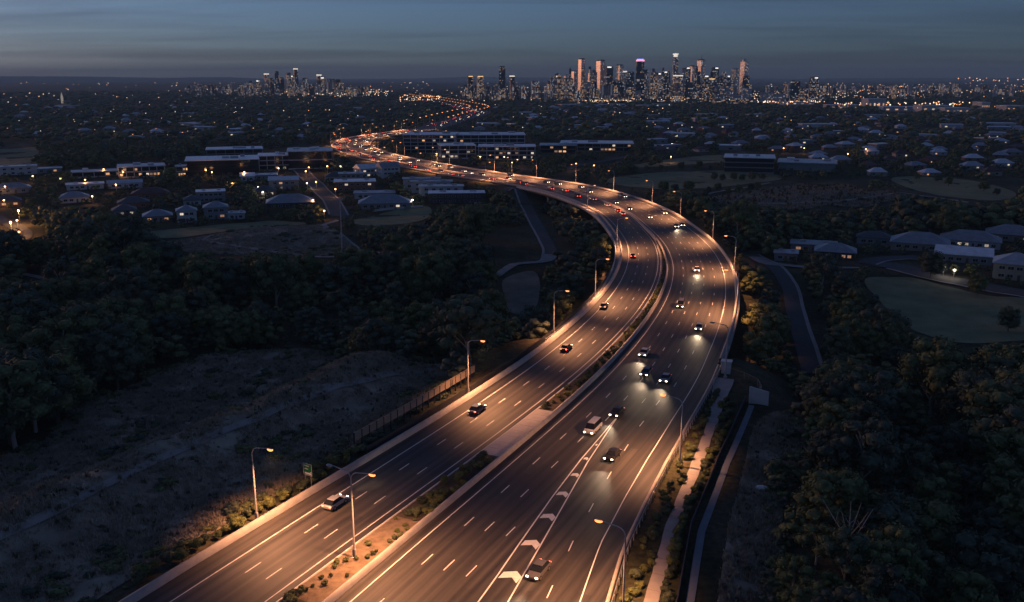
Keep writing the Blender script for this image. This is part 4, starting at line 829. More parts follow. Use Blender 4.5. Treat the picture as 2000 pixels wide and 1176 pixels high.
office(538, 333, 60, 3, 24, 'white framed office with rounded bands between the black office and the glazed hall', rc='white', slab='white', litp=0.06, bays=8)
office(607, 330, 84, 2, 34, 'tall glazed hall with white side wall and orange lamps in front', rc='grey', slab='white', glaz='glass', litp=0.04, bays=8, fh=6.5, warm=1, cols=False)
office(838, 300, 100, 5, 40, 'five storey office with white floor bands right of the S-bend', litp=0.14, warm=0.6, bays=14, rc='pale', fh=3.4, rot=-0.12)
office(950, 294, 150, 4, 40, 'long four storey office with broad pale roof behind the lower blocks', litp=0.12, warm=0.55, bays=20, rc='pale', fh=3.6)
office(895, 310, 68, 3, 26, 'three storey white office with brightly lit stair walls beside the motorway', slab='white', litp=0.3, warm=0.2, bays=8, rc='white', rot=0.1)
office(990, 312, 110, 3, 26, 'three storey office with white balconies nearest the far end of the viaduct', slab='white', litp=0.18, warm=0.55, bays=14, rc='white')
office(1090, 300, 70, 2, 26, 'two storey brown office with large warm windows right of the white offices', slab='brick', litp=0.35, warm=1, bays=8, rc='grey', cols=False)
office(1165, 296, 136, 2, 34, 'long office under a wide white flat roof with scattered lights, right of centre', slab='grey', litp=0.16, warm=0.5, bays=18, rc='white', roofe=2.0)
office(1462, 338, 94, 3, 30, 'three storey glassy school block beside the green playing field', slab='pale' if False else 'grey', litp=0.04, warm=0, bays=12, rc='pale', cols=False)
office(1575, 334, 108, 1, 34, 'long low school hall with pale sloping roof and one bright wall light', slab='cream', glaz='grey', litp=0.05, warm=0, bays=10, rc='grey', fh=5.5, cols=False)
# orange-lit forecourts and lamps among the houses (seen as bright points in the photograph)
def yard_lamp(u, v, label, h=5.0, energy=900.0, warm=True):
    p = at(u, v); t = empty('garden_lamp', p); tag(t, label, 'lamp', 'yard lamps among the houses')
    MB().tube([(0, 0, -0.3), (0, 0, h)], 0.07, 6).build('pole', M_POLE, t)
    MB().tube([(0, 0, h), (0, 0, h + 0.25), (0, 0, h + 0.6), (0, 0, h + 0.8)], [0.2, 0.5, 0.5, 0.1], 10).build('lamp_globe', M_YARD if warm else M_YARDW, t)
    if energy:
        l = LIGHTS.get(('y', energy, warm))
        if l is None: l = bpy.data.lights.new('yard_light', 'POINT'); l.energy = energy; l.color = (1.0, 0.45, 0.16) if warm else (1.0, 0.85, 0.65); l.shadow_soft_size = 0.5; LIGHTS[('y', energy, warm)] = l
        lo = link(bpy.data.objects.new('yard_light', l), t); lo.location = (0, -0.9, h + 0.4)
M_YARD = no_sampling(lamp_mat('yard_bulb', (1.0, 0.42, 0.11), 4.0)); M_YARDW = no_sampling(lamp_mat('yard_bulb_white', (1.0, 0.86, 0.66), 4.0))
for i, (u, v, w) in enumerate([(204, 344, 1), (242, 350, 1), (168, 366, 1), (228, 376, 1), (120, 364, 1), (66, 358, 1), (12, 380, 1), (10, 408, 1), (182, 400, 1), (155, 425, 1), (115, 440, 1), (36, 450, 1), (40, 474, 1), (403, 346, 1), (415, 350, 1), (454, 372, 1), (478, 350, 1), (545, 342, 1), (598, 348, 1), (604, 340, 1), (640, 338, 1), (666, 338, 1), (600, 368, 0), (618, 370, 1), (656, 385, 1), (612, 408, 1), (634, 430, 1), (505, 376, 0), (514, 386, 0), (800, 384, 0), (806, 402, 0), (853, 312, 1), (938, 318, 1), (985, 318, 1), (1010, 324, 1), (1000, 330, 1), (1125, 332, 1), (1160, 336, 1), (1312, 290, 1), (1310, 318, 1), (1530, 300, 1), (1655, 312, 1), (1690, 302, 1), (1862, 545, 0), (1842, 540, 0), (1570, 300, 1)]):
    yard_lamp(u, v, ['warm orange lamp glowing between houses and offices', 'small white lamp glowing between houses'][0 if w else 1], 4.5 if w else 3.0, 650.0 if w else 350.0, bool(w))
for i, (u, v) in enumerate([(25, 465), (40, 440)]): yard_lamp(u, v, 'strong orange lamp over the side street at the left edge', 7.0, 9000.0)
# tall slim pole with a platform by the footpath junction
p = at(670, 520); t = empty('tall_pole', p); tag(t, 'tall slim grey light mast by the footpath left of centre', 'mast')
MB().tube([(0, 0, -0.5), (0, 0, 26)], [0.32, 0.14], 8).build('shaft', M_POLE, t); MB().box((0, 0, 26.2), (2.4, 0.5, 0.25)).build('cross_arm', M_POLE, t)
for x in (-1, 0, 1): MB().box((x, -0.2, 26.55), (0.5, 0.4, 0.4)).build('floodlight', M_STEEL, t)
# ------------------------------------------------------------------ far city
def facade(name, base, rough, metal, lit, warm, cell=(3.4, 3.3), fill=(0.72, 0.62), strength=0.45):
    m = bpy.data.materials.new(name); m.use_nodes = True; nt = m.node_tree; b = nt.nodes['Principled BSDF']; N = nt.nodes.new; L = nt.links.new
    tc = N('ShaderNodeTexCoord'); sp_ = N('ShaderNodeSeparateXYZ'); L(tc.outputs['Object'], sp_.inputs[0])
    def M_(op, a, c=None):
        n = N('ShaderNodeMath'); n.operation = op
        for i, v in enumerate((a, c)):
            if v is None: continue
            if isinstance(v, (int, float)): n.inputs[i].default_value = v
            else: L(v, n.inputs[i])
        return n.outputs[0]
    h = M_('DIVIDE', M_('ADD', M_('ADD', sp_.outputs[0], M_('MULTIPLY', sp_.outputs[1], 1.0)), 500.0), cell[0]); z = M_('DIVIDE', M_('ADD', sp_.outputs[2], 100.0), cell[1])
    oi = N('ShaderNodeObjectInfo'); cv = N('ShaderNodeCombineXYZ'); L(M_('FLOOR', h), cv.inputs[0]); L(M_('FLOOR', z), cv.inputs[1]); L(M_('MULTIPLY', oi.outputs['Random'], 97.0), cv.inputs[2])
    wn_ = N('ShaderNodeTexWhiteNoise'); wn_.noise_dimensions = '3D'; L(cv.outputs[0], wn_.inputs['Vector'])
    sc = N('ShaderNodeSeparateColor'); L(wn_.outputs['Color'], sc.inputs[0])
    inside = M_('MULTIPLY', M_('LESS_THAN', M_('FRACT', h), fill[0]), M_('LESS_THAN', M_('FRACT', z), fill[1]))
    on = M_('MULTIPLY', inside, M_('LESS_THAN', wn_.outputs['Value'], lit))
    mx = N('ShaderNodeMixRGB'); L(M_('LESS_THAN', sc.outputs[1], warm), mx.inputs[0]); mx.inputs[1].default_value = (0.85, 0.88, 1.0, 1); mx.inputs[2].default_value = (1.0, 0.58, 0.27, 1)
    L(mx.outputs[0], b.inputs['Emission Color']); L(M_('MULTIPLY', on, M_('MULTIPLY', M_('ADD', sc.outputs[2], 0.25), strength)), b.inputs['Emission Strength'])
    cb = N('ShaderNodeMixRGB'); L(inside, cb.inputs[0]); cb.inputs[1].default_value = (*np.clip(np.array(base) * 1.5, 0, 1), 1); cb.inputs[2].default_value = (*base, 1); L(cb.outputs[0], b.inputs['Base Color'])
    mrr = N('ShaderNodeMapRange'); mrr.inputs[3].default_value = rough * .8; mrr.inputs[4].default_value = min(1, rough * 1.4); L(sc.outputs[0], mrr.inputs[0]); L(mrr.outputs[0], b.inputs['Roughness']); b.inputs['Metallic'].default_value = metal
    return no_sampling(m)
FC = {'glass': facade('facade_blue_glass', (0.06, 0.075, 0.10), 0.3, 0.4, 0.30, 0.45), 'warm': facade('facade_bronze_glass', (0.50, 0.40, 0.36), 0.28, 0.85, 0.20, 0.6), 'dark': facade('facade_dark', (0.035, 0.042, 0.055), 0.35, 0.3, 0.16, 0.5),
      'conc': facade('facade_concrete', (0.20, 0.19, 0.19), 0.8, 0.0, 0.30, 0.55), 'pale': facade('facade_pale', (0.38, 0.36, 0.35), 0.8, 0.0, 0.22, 0.6), 'busy': facade('facade_busy', (0.11, 0.11, 0.12), 0.5, 0.1, 0.52, 0.7, strength=0.5), 'strip': facade('facade_striped', (0.14, 0.14, 0.16), 0.5, 0.1, 0.5, 0.3, cell=(2.2, 30), fill=(0.45, 0.98), strength=0.16)}
M_CROWN = no_sampling(lamp_mat('crown_light', (1.0, 0.86, 0.70), 0.9)); M_CROWNB = no_sampling(lamp_mat('crown_blue', (0.16, 0.22, 1.0), 1.6)); M_CROWNM = no_sampling(lamp_mat('crown_magenta', (1.0, 0.12, 0.45), 2.0))
M_CAP = mat('tower_cap', (0.10, 0.10, 0.11), 0.7, 0.1); M_SIGNL = no_sampling(lamp_mat('roof_sign_white', (1.0, 0.93, 0.85), 1.3)); M_SIGNO = no_sampling(lamp_mat('roof_sign_amber', (1.0, 0.55, 0.2), 1.2))
def city_pt(u, D): dep = D * math.cos(PITCH) + CAM_H * math.sin(PITCH); return (u - 1000) / FPX * dep, D, dep / FPX
def z_at(u, v, D): dx, dy, dz = ray(u, v); return CAM_H + dz * D / dy
SUNFACE = R(28)                                  # turned so that one face mirrors the sunset towards the camera
def tower(u, vtop, wpx, label, D=2600, style='glass', shape='box', crown=None, mast=0, rot=None, group=None, podium=True, cat='tower', zb=None):
    x, y, k = city_pt(u, D); w = wpx * k * 1.12; zt = z_at(u, vtop, D); z0 = tz(x, y) - 1
    r = rot if rot is not None else (SUNFACE if style == 'warm' else random.choice((0.0, 0.25, -0.4, 0.6)))
    fw = w / (abs(math.cos(r)) + 0.75 * abs(math.sin(r))); fd = fw * (1.25 if style == 'warm' else 0.75); h = zt - z0; t = empty('city_tower', (x, y, z0), r); tag(t, label, cat, group); f = FC[style]
    if shape == 'cyl':
        MB().prism([(w / 2 * math.cos(a), w / 2 * math.sin(a)) for a in np.linspace(0, 2 * math.pi, 20, endpoint=False)], 0, h * 0.97, 0).build('shaft', f, t); fw = fd = w * 0.8
        MB().prism([(w * .44 * math.cos(a), w * .44 * math.sin(a)) for a in np.linspace(0, 2 * math.pi, 16, endpoint=False)], h * 0.97, h, 0).build('cap', M_CAP, t)
    elif shape == 'step':
        MB().box((0, 0, h * 0.4), (fw, fd, h * 0.8)).build('shaft', f, t); MB().box((0, 0, h * 0.86), (fw * 0.72, fd * 0.72, h * 0.119)).build('upper_shaft', f, t); MB().box((0, 0, h * 0.96), (fw * 0.4, fd * 0.4, h * 0.08)).build('cap', M_CAP, t)
    elif shape == 'round':
        MB().box((0, 0, h * 0.46), (fw, fd, h * 0.92)).build('shaft', f, t); MB().tube([(0, 0, h * 0.92), (0, 0, h * 0.96), (0, 0, h * 0.99), (0, 0, h)], [fw * .45, fw * .42, fw * .3, fw * .05], 12).build('cap', f if crown is None else M_CROWN, t)
    else:
        MB().box((0, 0, h * 0.485), (fw, fd, h * 0.97)).build('shaft', f, t); MB().box((0, 0, h * 0.985), (fw * 0.82, fd * 0.8, h * 0.03)).build('cap', M_CAP, t)
    if podium: MB().box((0, -fd * 0.2, 6), (fw * 1.3, fd * 1.3, 12)).build('podium', FC['busy'], t)
    hc = max(2.5, 2.2 * k)
    if crown == 'white': MB().box((0, -fd * 0.02, h - hc * 0.5 - 1), (fw * 1.01, fd * 1.02, hc)).build('crown_band', M_CROWN, t)
    if crown == 'sign': MB().box((-fw * 0.1, -fd * 0.51 - .5, h - hc), (fw * 0.6, 0.8, hc)).build('roof_sign', M_SIGNL, t)
    if crown == 'amber': MB().box((0, -fd * 0.51 - .5, h - hc), (fw * 0.9, 0.8, hc * .8)).build('roof_sign', M_SIGNO, t)
    if crown == 'party':
        for q, (mm, z_, r_) in enumerate(((M_CROWN, h - hc * .3, 1.02), (M_CROWNM, h - hc * .95, 1.03), (M_CROWNB, h + hc * 0.5, 0.8))): MB().tube([(0, 0, z_ - hc * .35), (0, 0, z_ + hc * .35)], w / 2 * r_, 16).build('crown_band', mm, t)
    if mast: MB().tube([(fw * .1, 0, h), (fw * .1, 0, h + mast * k)], [0.9, 0.4], 6).build('mast', M_CAP, t)
    return t
random.seed(21)
T = tower
T(1074, 158, 12, 'squat warm-lit block at the left end of the main skyline', style='busy'); T(1087, 147, 11, 'slab tower with a white lit crown on the left of the main skyline', style='conc', crown='sign')
T(1105, 145, 7, 'slim bronze tower with rounded top left of the tall bronze pair', style='warm', shape='round'); T(1108, 152, 20, 'broad block dotted with lit windows below the rounded bronze tower', style='busy', D=2500)
T(1113, 134, 4, 'needle-thin dark tower with a mast left of the first bronze tower', style='dark', mast=4); T(1121, 138, 10, 'medium bronze tower with bright orange top, left of the tall bronze pair', style='warm', D=2650)
T(1135, 114, 10, 'tall slim tower with glowing orange left face, left one of the tall bronze pair', style='warm', D=2700); T(1151, 130, 9, 'stepped bronze tower between the tall bronze pair', style='warm', shape='step', D=2680)
T(1159, 136, 11, 'grey tower speckled with lit windows between the tall bronze pair', style='conc', D=2600, shape='round'); T(1172, 117, 13, 'tall wide tower with orange left and dark right face, right of the tall bronze pair', style='warm', D=2720)
T(1188, 129, 14, 'dark tower with two white roof lights right of the tall bronze pair', style='dark', crown='sign', D=2620); T(1209, 126, 11, 'bronze tower with broad orange top left of the blue-crowned tower', style='warm', shape='box', D=2680)
T(1219, 138, 7, 'slim pale sided tower with white cap left of the blue-crowned tower', style='pale', crown='white'); T(1229, 140, 14, 'plain dark blue block tower left of the blue-crowned tower', style='dark')
T(1248, 117, 14, 'dark round tower with blue, white and magenta lit crown and mast', style='dark', shape='cyl', crown='party', mast=8, D=2600); T(1259, 136, 8, 'plain dark slab tower touching the blue-crowned tower on its right', style='dark', rot=0)
T(1274, 134, 10, 'stepped lit tower with white dome right of the blue-crowned tower', style='busy', shape='step', crown=None); T(1284, 142, 9, 'bronze slab with two white roof signs, left of the tallest slim tower', style='warm', crown='sign')
T(1293, 132, 6, 'pointed tower left of the tallest slim tower', style='glass', shape='step'); T(1300, 139, 9, 'glass tower with tilted lit roof beside the tallest slim tower', style='glass', crown='sign')
T(1316, 104, 9, 'tallest slim tower of the skyline with rounded white top', style='conc', shape='round', crown='white', D=2700, rot=0.2); T(1322, 146, 17, 'broad olive lit block with white crown in front of the tallest tower', style='busy', crown='white', D=2450)
T(1333, 133, 6, 'slim pale tower right of the tallest tower', style='pale'); T(1341, 131, 9, 'dark tower with small roof lights right of the tallest tower', style='dark', crown='sign')
T(1349, 128, 8, 'flat bronze slab glowing orange over its full height', style='warm', D=2640); T(1357, 129, 6, 'dark tower with speckled windows between two bronze towers', style='glass')
T(1366, 116, 11, 'tall bronze tower with mast and dark blue right face', style='warm', mast=8, D=2700); T(1377, 147, 11, 'block with a bright white rooftop sign right of the mast tower', style='glass', crown='sign', D=2500)
T(1387, 152, 13, 'block with an amber band of light under its roof', style='busy', crown='amber', D=2520); T(1394, 131, 13, 'dark tower with white lit corner and top', style='dark', crown='sign', D=2650)
T(1404, 150, 9, 'short dark block right of the white-cornered tower', style='dark'); T(1414, 152, 13, 'short wide block right of the white-cornered tower', style='conc'); T(1421, 147, 6, 'slim block with a lit top left of the last bronze tower', style='glass', crown='sign')
T(1433, 134, 10, 'medium bronze tower with orange left edge near the right end of the skyline', style='warm'); T(1450, 114, 11, 'tall tower with orange left edge at the right end of the skyline', style='warm', shape='round', D=2700)
T(1455, 148, 13, 'dark broad base tower below the last tall tower', style='dark', D=2550)
T(1147, 160, 9, 'low pale slab in front of the stepped bronze tower', style='pale', D=2450, rot=0); T(1185, 167, 20, 'low wide block with vertical light stripes at the foot of the skyline', style='strip', D=2420, rot=0); T(1206, 157, 20, 'low wide dark block under the bronze tower with orange top', style='dark', D=2480, rot=0)
T(1231, 170, 10, 'low bright block left of the foot of the blue-crowned tower', style='busy', D=2400); T(1246, 176, 11, 'low pale cube at the foot of the blue-crowned tower', style='pale', D=2380, rot=0)
T(1295, 158, 14, 'mid-height glass block left of the olive block', style='glass', D=2500); T(1352, 160, 14, 'mid-height dark block below the flat bronze slab', style='glass', D=2480); T(1372, 163, 18, 'mid-height lit block below the mast tower', style='busy', D=2470); T(1400, 166, 16, 'mid-height block below the white-cornered tower', style='conc', D=2460)
T(1436, 184, 22, 'low pale long slab near the right end of the skyline', style='pale', D=2330, rot=0); T(1457, 170, 15, 'pale office block with dark band near its roof at the right end', style='pale', D=2340, rot=0); T(1412, 186, 26, 'low grey block left of the pale slabs', style='conc', D=2330)
for u_, w_, lb in ((1490, 10, 'first of the pale slab blocks right of the skyline'), (1499, 8, 'second of the pale slab blocks right of the skyline'), (1509, 6, 'narrow third of the pale slab blocks right of the skyline'), (1522, 19, 'wide fourth of the pale slab blocks right of the skyline')): T(u_, 180 + (w_ == 19) * 3, w_, lb, style='pale', D=2330, rot=0, podium=False)
T(1546, 157, 8, 'left of two dark slab towers beyond the pale slabs', style='dark', D=2450); T(1555, 158, 8, 'right of two dark slab towers beyond the pale slabs', style='dark', D=2450); T(1587, 150, 16, 'dark tower with one bright roof light standing alone on the right', style='glass', D=2450, crown='sign')
T(1567, 172, 13, 'lower speckled tower left of the lone dark tower', style='busy', D=2350); T(1605, 165, 10, 'lower speckled tower right of the lone dark tower', style='busy', D=2400); T(1723, 166, 8, 'small tower far right of the skyline', style='conc', D=3000); T(1742, 167, 11, 'striped small tower far right of the skyline', style='pale', D=3000)
T(919, 147, 10, 'left of the twin dark towers with amber roofs near the centre', style='dark', D=2600, crown='amber'); T(938, 147, 12, 'right of the twin dark towers with amber roofs near the centre', style='busy', D=2550, crown='amber'); T(981, 129, 11, 'tall lone dark tower left of the main skyline', style='dark', D=2700); T(1000, 147, 9, 'shorter dark tower with lit roof right of the lone dark tower', style='dark', D=2650, crown='white'); T(1045, 158, 14, 'squat pale tower between the lone tower and the main skyline', style='conc', D=2550)
for u_, v_, w_, st_, cr, lb in ((492, 158, 8, 'conc', None, 'leftmost short block of the left skyline cluster'), (506, 156, 6, 'busy', 'sign', 'short block with a roof light in the left cluster'), (523, 143, 9, 'conc', 'white', 'tower with white lit roof at the left of the left cluster'), (532, 152, 9, 'dark', None, 'lower dark tower right beside the white-roofed tower of the left cluster'),
    (543, 139, 8, 'dark', None, 'dark plain-topped tower of the left cluster, second tallest'), (552, 151, 8, 'dark', None, 'low dark block right of the second tallest of the left cluster'), (566, 142, 9, 'busy', None, 'square speckled tower left of the tallest of the left cluster'), (574, 147, 6, 'busy', 'sign', 'narrow block squeezed against the tallest tower of the left cluster'),
    (580, 133, 8, 'dark', 'white', 'tallest tower of the left cluster with white light at its top'), (598, 152, 9, 'conc', None, 'short block right of the tallest tower of the left cluster'), (625, 145, 9, 'dark', 'white', 'dark tower with white roof band at the right of the left cluster'), (633, 150, 8, 'busy', 'sign', 'block with small roof signs right of the white-banded tower'), (644, 154, 9, 'strip', None, 'striped block toward the right end of the left cluster'), (652, 154, 7, 'strip', None, 'second striped block toward the right end of the left cluster'), (662, 155, 9, 'dark', None, 'rightmost dark block of the left cluster')):
    T(u_, v_, w_, lb, D=3200 + random.uniform(-80, 80), style=st_, crown=cr)
# church spire, far left; its floodlighting is a glow put into the stone
x, y, k = city_pt(122, 2350); z0 = tz(x, y); t = empty('church_spire', (x, y, z0)); tag(t, 'pale glowing church spire far left', 'church'); MS = mat('floodlit_stone', (0.6, 0.55, 0.48), 0.8, 0.1, emit=(1.0, 0.8, 0.6), es=0.25)
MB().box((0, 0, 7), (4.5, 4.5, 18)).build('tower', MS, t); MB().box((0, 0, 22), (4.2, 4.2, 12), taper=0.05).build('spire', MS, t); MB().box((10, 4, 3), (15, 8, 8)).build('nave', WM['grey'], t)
# low city blocks
ME_BLK = {s: [MB().box((0, 0, .5), (1, 1, 1)).mesh('city_block', FC[s])] for s in ('conc', 'busy', 'dark', 'pale', 'glass')}
random.seed(31); nb = 0
def blocks(n, u0, u1, D0, D1, v0, v1, lab, grp, sty):
    for i in range(n):
        u = random.uniform(u0, u1); D = random.uniform(D0, D1); x, y, k = city_pt(u, D); z0 = tz(x, y) - 2; zt = z_at(u, random.uniform(v0, v1) if v0 else 0, D)
        h = max(8.0, zt - z0); s = random.choice(sty); ln = {'conc': 'grey concrete ', 'busy': 'brightly lit ', 'dark': 'dark ', 'glass': 'blue glass ', 'pale': 'pale '}[s]; o = obj('city_block', ME_BLK[s][0]); w = (random.uniform(4, 11) if v1 > 170 else random.uniform(5, 8)) * k; o.location = (x, y, z0); o.rotation_euler = (0, 0, random.uniform(-.5, .5))
        me = MB().box((0, 0, h / 2), (w, w * random.uniform(.6, 1.1), h)).box((w * .1, 0, h + 1), (w * .4, w * .3, 2)).mesh('city_block', FC[s]); o.data = me; tag(o, ln + lab, 'building', grp)
blocks(90, 1060, 1470, 2350, 2900, 160, 182, 'low block crowded at the foot of the main skyline', 'low blocks of the main skyline', ['conc', 'busy', 'busy', 'dark', 'glass', 'pale'])
blocks(46, 1065, 1465, 2450, 2900, 138, 166, 'slim tower filling the gaps of the main skyline', 'slim filler towers of the main skyline', ['glass', 'dark', 'conc', 'glass', 'busy'])
blocks(40, 900, 1060, 2500, 3200, 166, 184, 'low block between the lone dark tower and the main skyline', 'low blocks left of the main skyline', ['conc', 'busy', 'dark'])
blocks(60, 470, 720, 3000, 3500, 162, 176, 'low block crowded at the foot of the left skyline cluster', 'low blocks of the left cluster', ['conc', 'busy', 'busy', 'strip' if False else 'pale', 'dark'])
blocks(55, 1470, 2020, 2700, 4200, 164, 176, 'low block scattered right of the main skyline', 'low blocks right of the skyline', ['conc', 'busy', 'pale', 'dark'])
blocks(25, 360, 480, 3000, 4000, 164, 176, 'low block left of the left skyline cluster', 'low blocks left of the left cluster', ['conc', 'busy', 'dark'])
# bright commercial sheds on the right
MW = mat('shed_wall', (0.5, 0.49, 0.48), 0.8, 0.1, 0.1); random.seed(8)
for i, (u, v, w, h, lb) in enumerate(((1650, 214, 60, 9, 'first pale shed from the left in the bright commercial strip'), (1712, 213, 34, 20, 'tall pale block with arched front rising from the commercial strip'), (1760, 218, 70, 9, 'wide pale shed right of the arched block'), (1830, 219, 60, 12, 'pale shed with roof lights in the middle of the commercial strip'), (1870, 221, 50, 9, 'pale shed near the right end of the commercial strip'), (1925, 214, 16, 14, 'small pale block at the right end of the commercial strip'), (1985, 217, 40, 10, 'pale stepped block at the right photo edge'), (1560, 205, 60, 7, 'low lit shed below the lone dark tower'), (1500, 203, 60, 6, 'low lit shed below the pale slab blocks'))):
    p = at(u, v); k = project([p])[0, 2] / FPX; t = empty('commercial_shed', p); tag(t, lb, 'warehouse'); W = w * k; D_ = 40
    MB().box((0, D_ / 2, h / 2 - 1), (W, D_, h + 2)).build('wall', MW, t); MB().box((0, D_ / 2, h + .3), (W + 1.5, D_ + 1.5, .6)).build('roof', RM['white'], t)
    for q in range(4): o = MB().box((W * (-.38 + .25 * q), -.1, h * .45), (W * .08, .2, h * .25)).build('window', random.choice((M_LITW, M_LITW, M_LITC)), t)
    PROT.append((t, W, D_, h))
# suburb houses beyond the offices
_m = MB(); _m.box((0, 4.5, 0.6), (13, 9, 4.2)); _m.add([(-7, -.6, 2.7), (7, -.6, 2.7), (7, 9.6, 2.7), (-7, 9.6, 2.7), (-2.4, 4.5, 5.4), (2.4, 4.5, 5.4)], [(0, 1, 5, 4), (1, 2, 5), (2, 3, 4, 5), (3, 0, 4)], 1); _m.box((-3.5, -.06, 1.4), (1.4, .1, 1.0), m=2); _m.box((2.5, -.06, 1.4), (1.4, .1, 1.0), m=3)
_f = MB(); _f.box((0, 6, 1.5), (22, 12, 5)); _f.box((0, 6, 4.2), (23, 13, .5), m=1); _f.box((-6, -.06, 1.6), (2.4, .1, 1.2), m=2); _f.box((5, -.06, 1.6), (3, .1, 1.2), m=3)
FARH = []
for wc in ('white', 'cream', 'brick'):
    for rc in ('slate', 'pale', 'maroon', 'white', 'grey'):
        for l, l2 in ((M_GLASSD, M_GLASSD), (M_GLASSD, M_GLASSD), (M_LITW, M_GLASSD), (M_GLASSD, M_LITC)): FARH.append(_m.mesh('suburb_house', [WM[wc], RM[rc], l, l2]))
FARF = [_f.mesh('suburb_shed', [WM[wc], RM[rc], l, M_GLASSD]) for wc in ('white', 'grey') for rc in ('white', 'pale', 'grey') for l in (M_GLASSD, M_LITC)]
random.seed(77); FARPOS = []
def suburb(n, u0, u1, v0, v1, lab, grp, big=0.15):
    c = 0; tries = 0
    while c < n and tries < n * 6:
        tries += 1; u, v = random.uniform(u0, u1), random.uniform(v0, v1); p = at(u, v); s, d = near_spine(np.array([p.x]), np.array([p.y]))
        if abs(d[0]) < 60 or any((p.x - a) ** 2 + (p.y - b) ** 2 < 500 for a, b in FARPOS): continue
        if any((Vector((p.x, p.y, 0)) - Vector((t.location.x, t.location.y, 0))).length < w / 2 + 25 for t, w, dd, h in PROT): continue
        if any(in_poly(np.array([[p.x, p.y]]), q)[0] for q in POLYS): continue
        FARPOS.append((p.x, p.y)); bg = random.random() < big; o = obj('suburb_shed' if bg else 'suburb_house', random.choice(FARF if bg else FARH)); o.location = p; o.rotation_euler = (0, 0, random.uniform(-.7, .7)); sc = random.uniform(.85, 1.25) * (1.6 if bg and v < 250 else 1); o.scale = (sc, sc, random.uniform(.9, 1.15))
        rn = o.data.materials[1].name[5:]; wn2 = o.data.materials[0].name[5:]; tag(o, ('flat ' + rn + ' roofed ' + wn2 + ' shed' if bg else rn + ' roofed ' + wn2 + ' house') + lab, 'building' if bg else 'house', grp); PROT.append((o, 13 * sc, 9, 4.5)); c += 1
suburb(95, 1260, 2010, 226, 300, ' among trees on the right, below the skyline', 'suburb right of centre', .25)
suburb(60, 930, 1300, 205, 255, ' among trees straight below the main skyline', 'suburb below the skyline', .25)
suburb(75, 30, 800, 205, 275, ' among far trees on the left half', 'suburb on the left', .2)
suburb(26, 1560, 2010, 290, 345, ' among trees right of the school', 'suburb right of the school', .1)
# far points of light
def light_cloud(name, pts, rad, m, label):
    P = np.asarray(pts); r = np.asarray(rad)[:, None, None]; n = len(P)
    octv = np.array([(1, 0, 0), (-1, 0, 0), (0, 1, 0), (0, -1, 0), (0, 0, 1), (0, 0, -1.)]); octf = np.array([(0, 2, 4), (2, 1, 4), (1, 3, 4), (3, 0, 4), (2, 0, 5), (1, 2, 5), (3, 1, 5), (0, 3, 5)])
    V = P[:, None] + octv[None] * r; F = octf[None] + (np.arange(n) * 6)[:, None, None]
    pv = np.stack([P + np.array([-.15, 0, 0]), P + np.array([.15, 0, 0]), np.c_[P[:, :2], terrain(P[:, 0], P[:, 1]) - .5]], 1)
    VV = np.concatenate([V.reshape(-1, 3), pv.reshape(-1, 3)]); FF = np.concatenate([F.reshape(-1, 3), np.arange(n * 3).reshape(-1, 3) + n * 6])
    o = obj(name, np_mesh(name, VV, FF, [m, M_CAP], mi=np.r_[np.zeros(n * 8, int), np.ones(n, int)])); tag(o, label, kind='stuff')
rg = np.random.default_rng(5)
M_FL = [no_sampling(lamp_mat('far_light_amber', (1.0, 0.40, 0.13), 2.6)), no_sampling(lamp_mat('far_light_white', (1.0, 0.86, 0.68), 2.4)), no_sampling(lamp_mat('far_light_yellow', (1.0, 0.62, 0.32), 3.0)), no_sampling(lamp_mat('far_light_faint', (0.8, 0.62, 0.5), 0.7))]
buckets = [[], [], [], []]
def scatter(n, u0, u1, D0, D1, z0, z1, w, size=(0.00025, 0.0006), clus=False):
    for i in range(n):
        for _ in range(20):
            u = rg.uniform(u0, u1); D = math.exp(rg.uniform(math.log(D0), math.log(D1))); x, y, k = city_pt(u, D)
            if not clus or vnoise(np.array([x / 260.]), np.array([y / 260.]))[0] > rg.uniform(-.3, .6): break
        b = rg.choice(4, p=w); buckets[b].append((x, y, tz(x, y) + rg.uniform(z0, z1), rg.uniform(*size) * D * .85))
scatter(330, -40, 2040, 2300, 9000, 8, 16, (.34, .22, .22, .22), clus=True)
scatter(420, 900, 1640, 2250, 3600, 6, 14, (.2, .35, .25, .2), clus=True)
scatter(260, 440, 760, 2900, 3900, 6, 16, (.2, .4, .2, .2), clus=True)
scatter(170, 1640, 2040, 2500, 7000, 8, 16, (.45, .2, .25, .1), clus=True)
scatter(60, 1140, 1235, 2250, 2330, 6, 10, (.2, .4, .4, 0), (.0003, .0006)); scatter(45, 1480, 1610, 2150, 2250, 6, 10, (.5, .2, .3, 0), (.0005, .0009)); scatter(55, 1620, 1900, 1820, 2050, 8, 14, (.4, .25, .35, 0), (.0005, .0011))
scatter(16, 1860, 2000, 8000, 9500, 30, 60, (.5, .1, .4, 0), (.0006, .0010)); scatter(60, 780, 860, 2300, 2900, 6, 10, (.5, .2, .3, 0), (.0004, .0008))
scatter(150, -40, 2040, 900, 2300, 9, 12, (.42, .30, .20, .08), (.00028, .00055))
for nm, b, m, lb in zip(('amber_city_lights', 'white_city_lights', 'yellow_city_lights', 'faint_city_lights'), buckets, M_FL, ('scattered amber lights of the far city', 'scattered white lights of the far city', 'scattered yellow lights of the far city', 'scattered faint lights of the far city')):
    b = np.array(b); light_cloud(nm, b[:, :3], b[:, 3], m, lb)
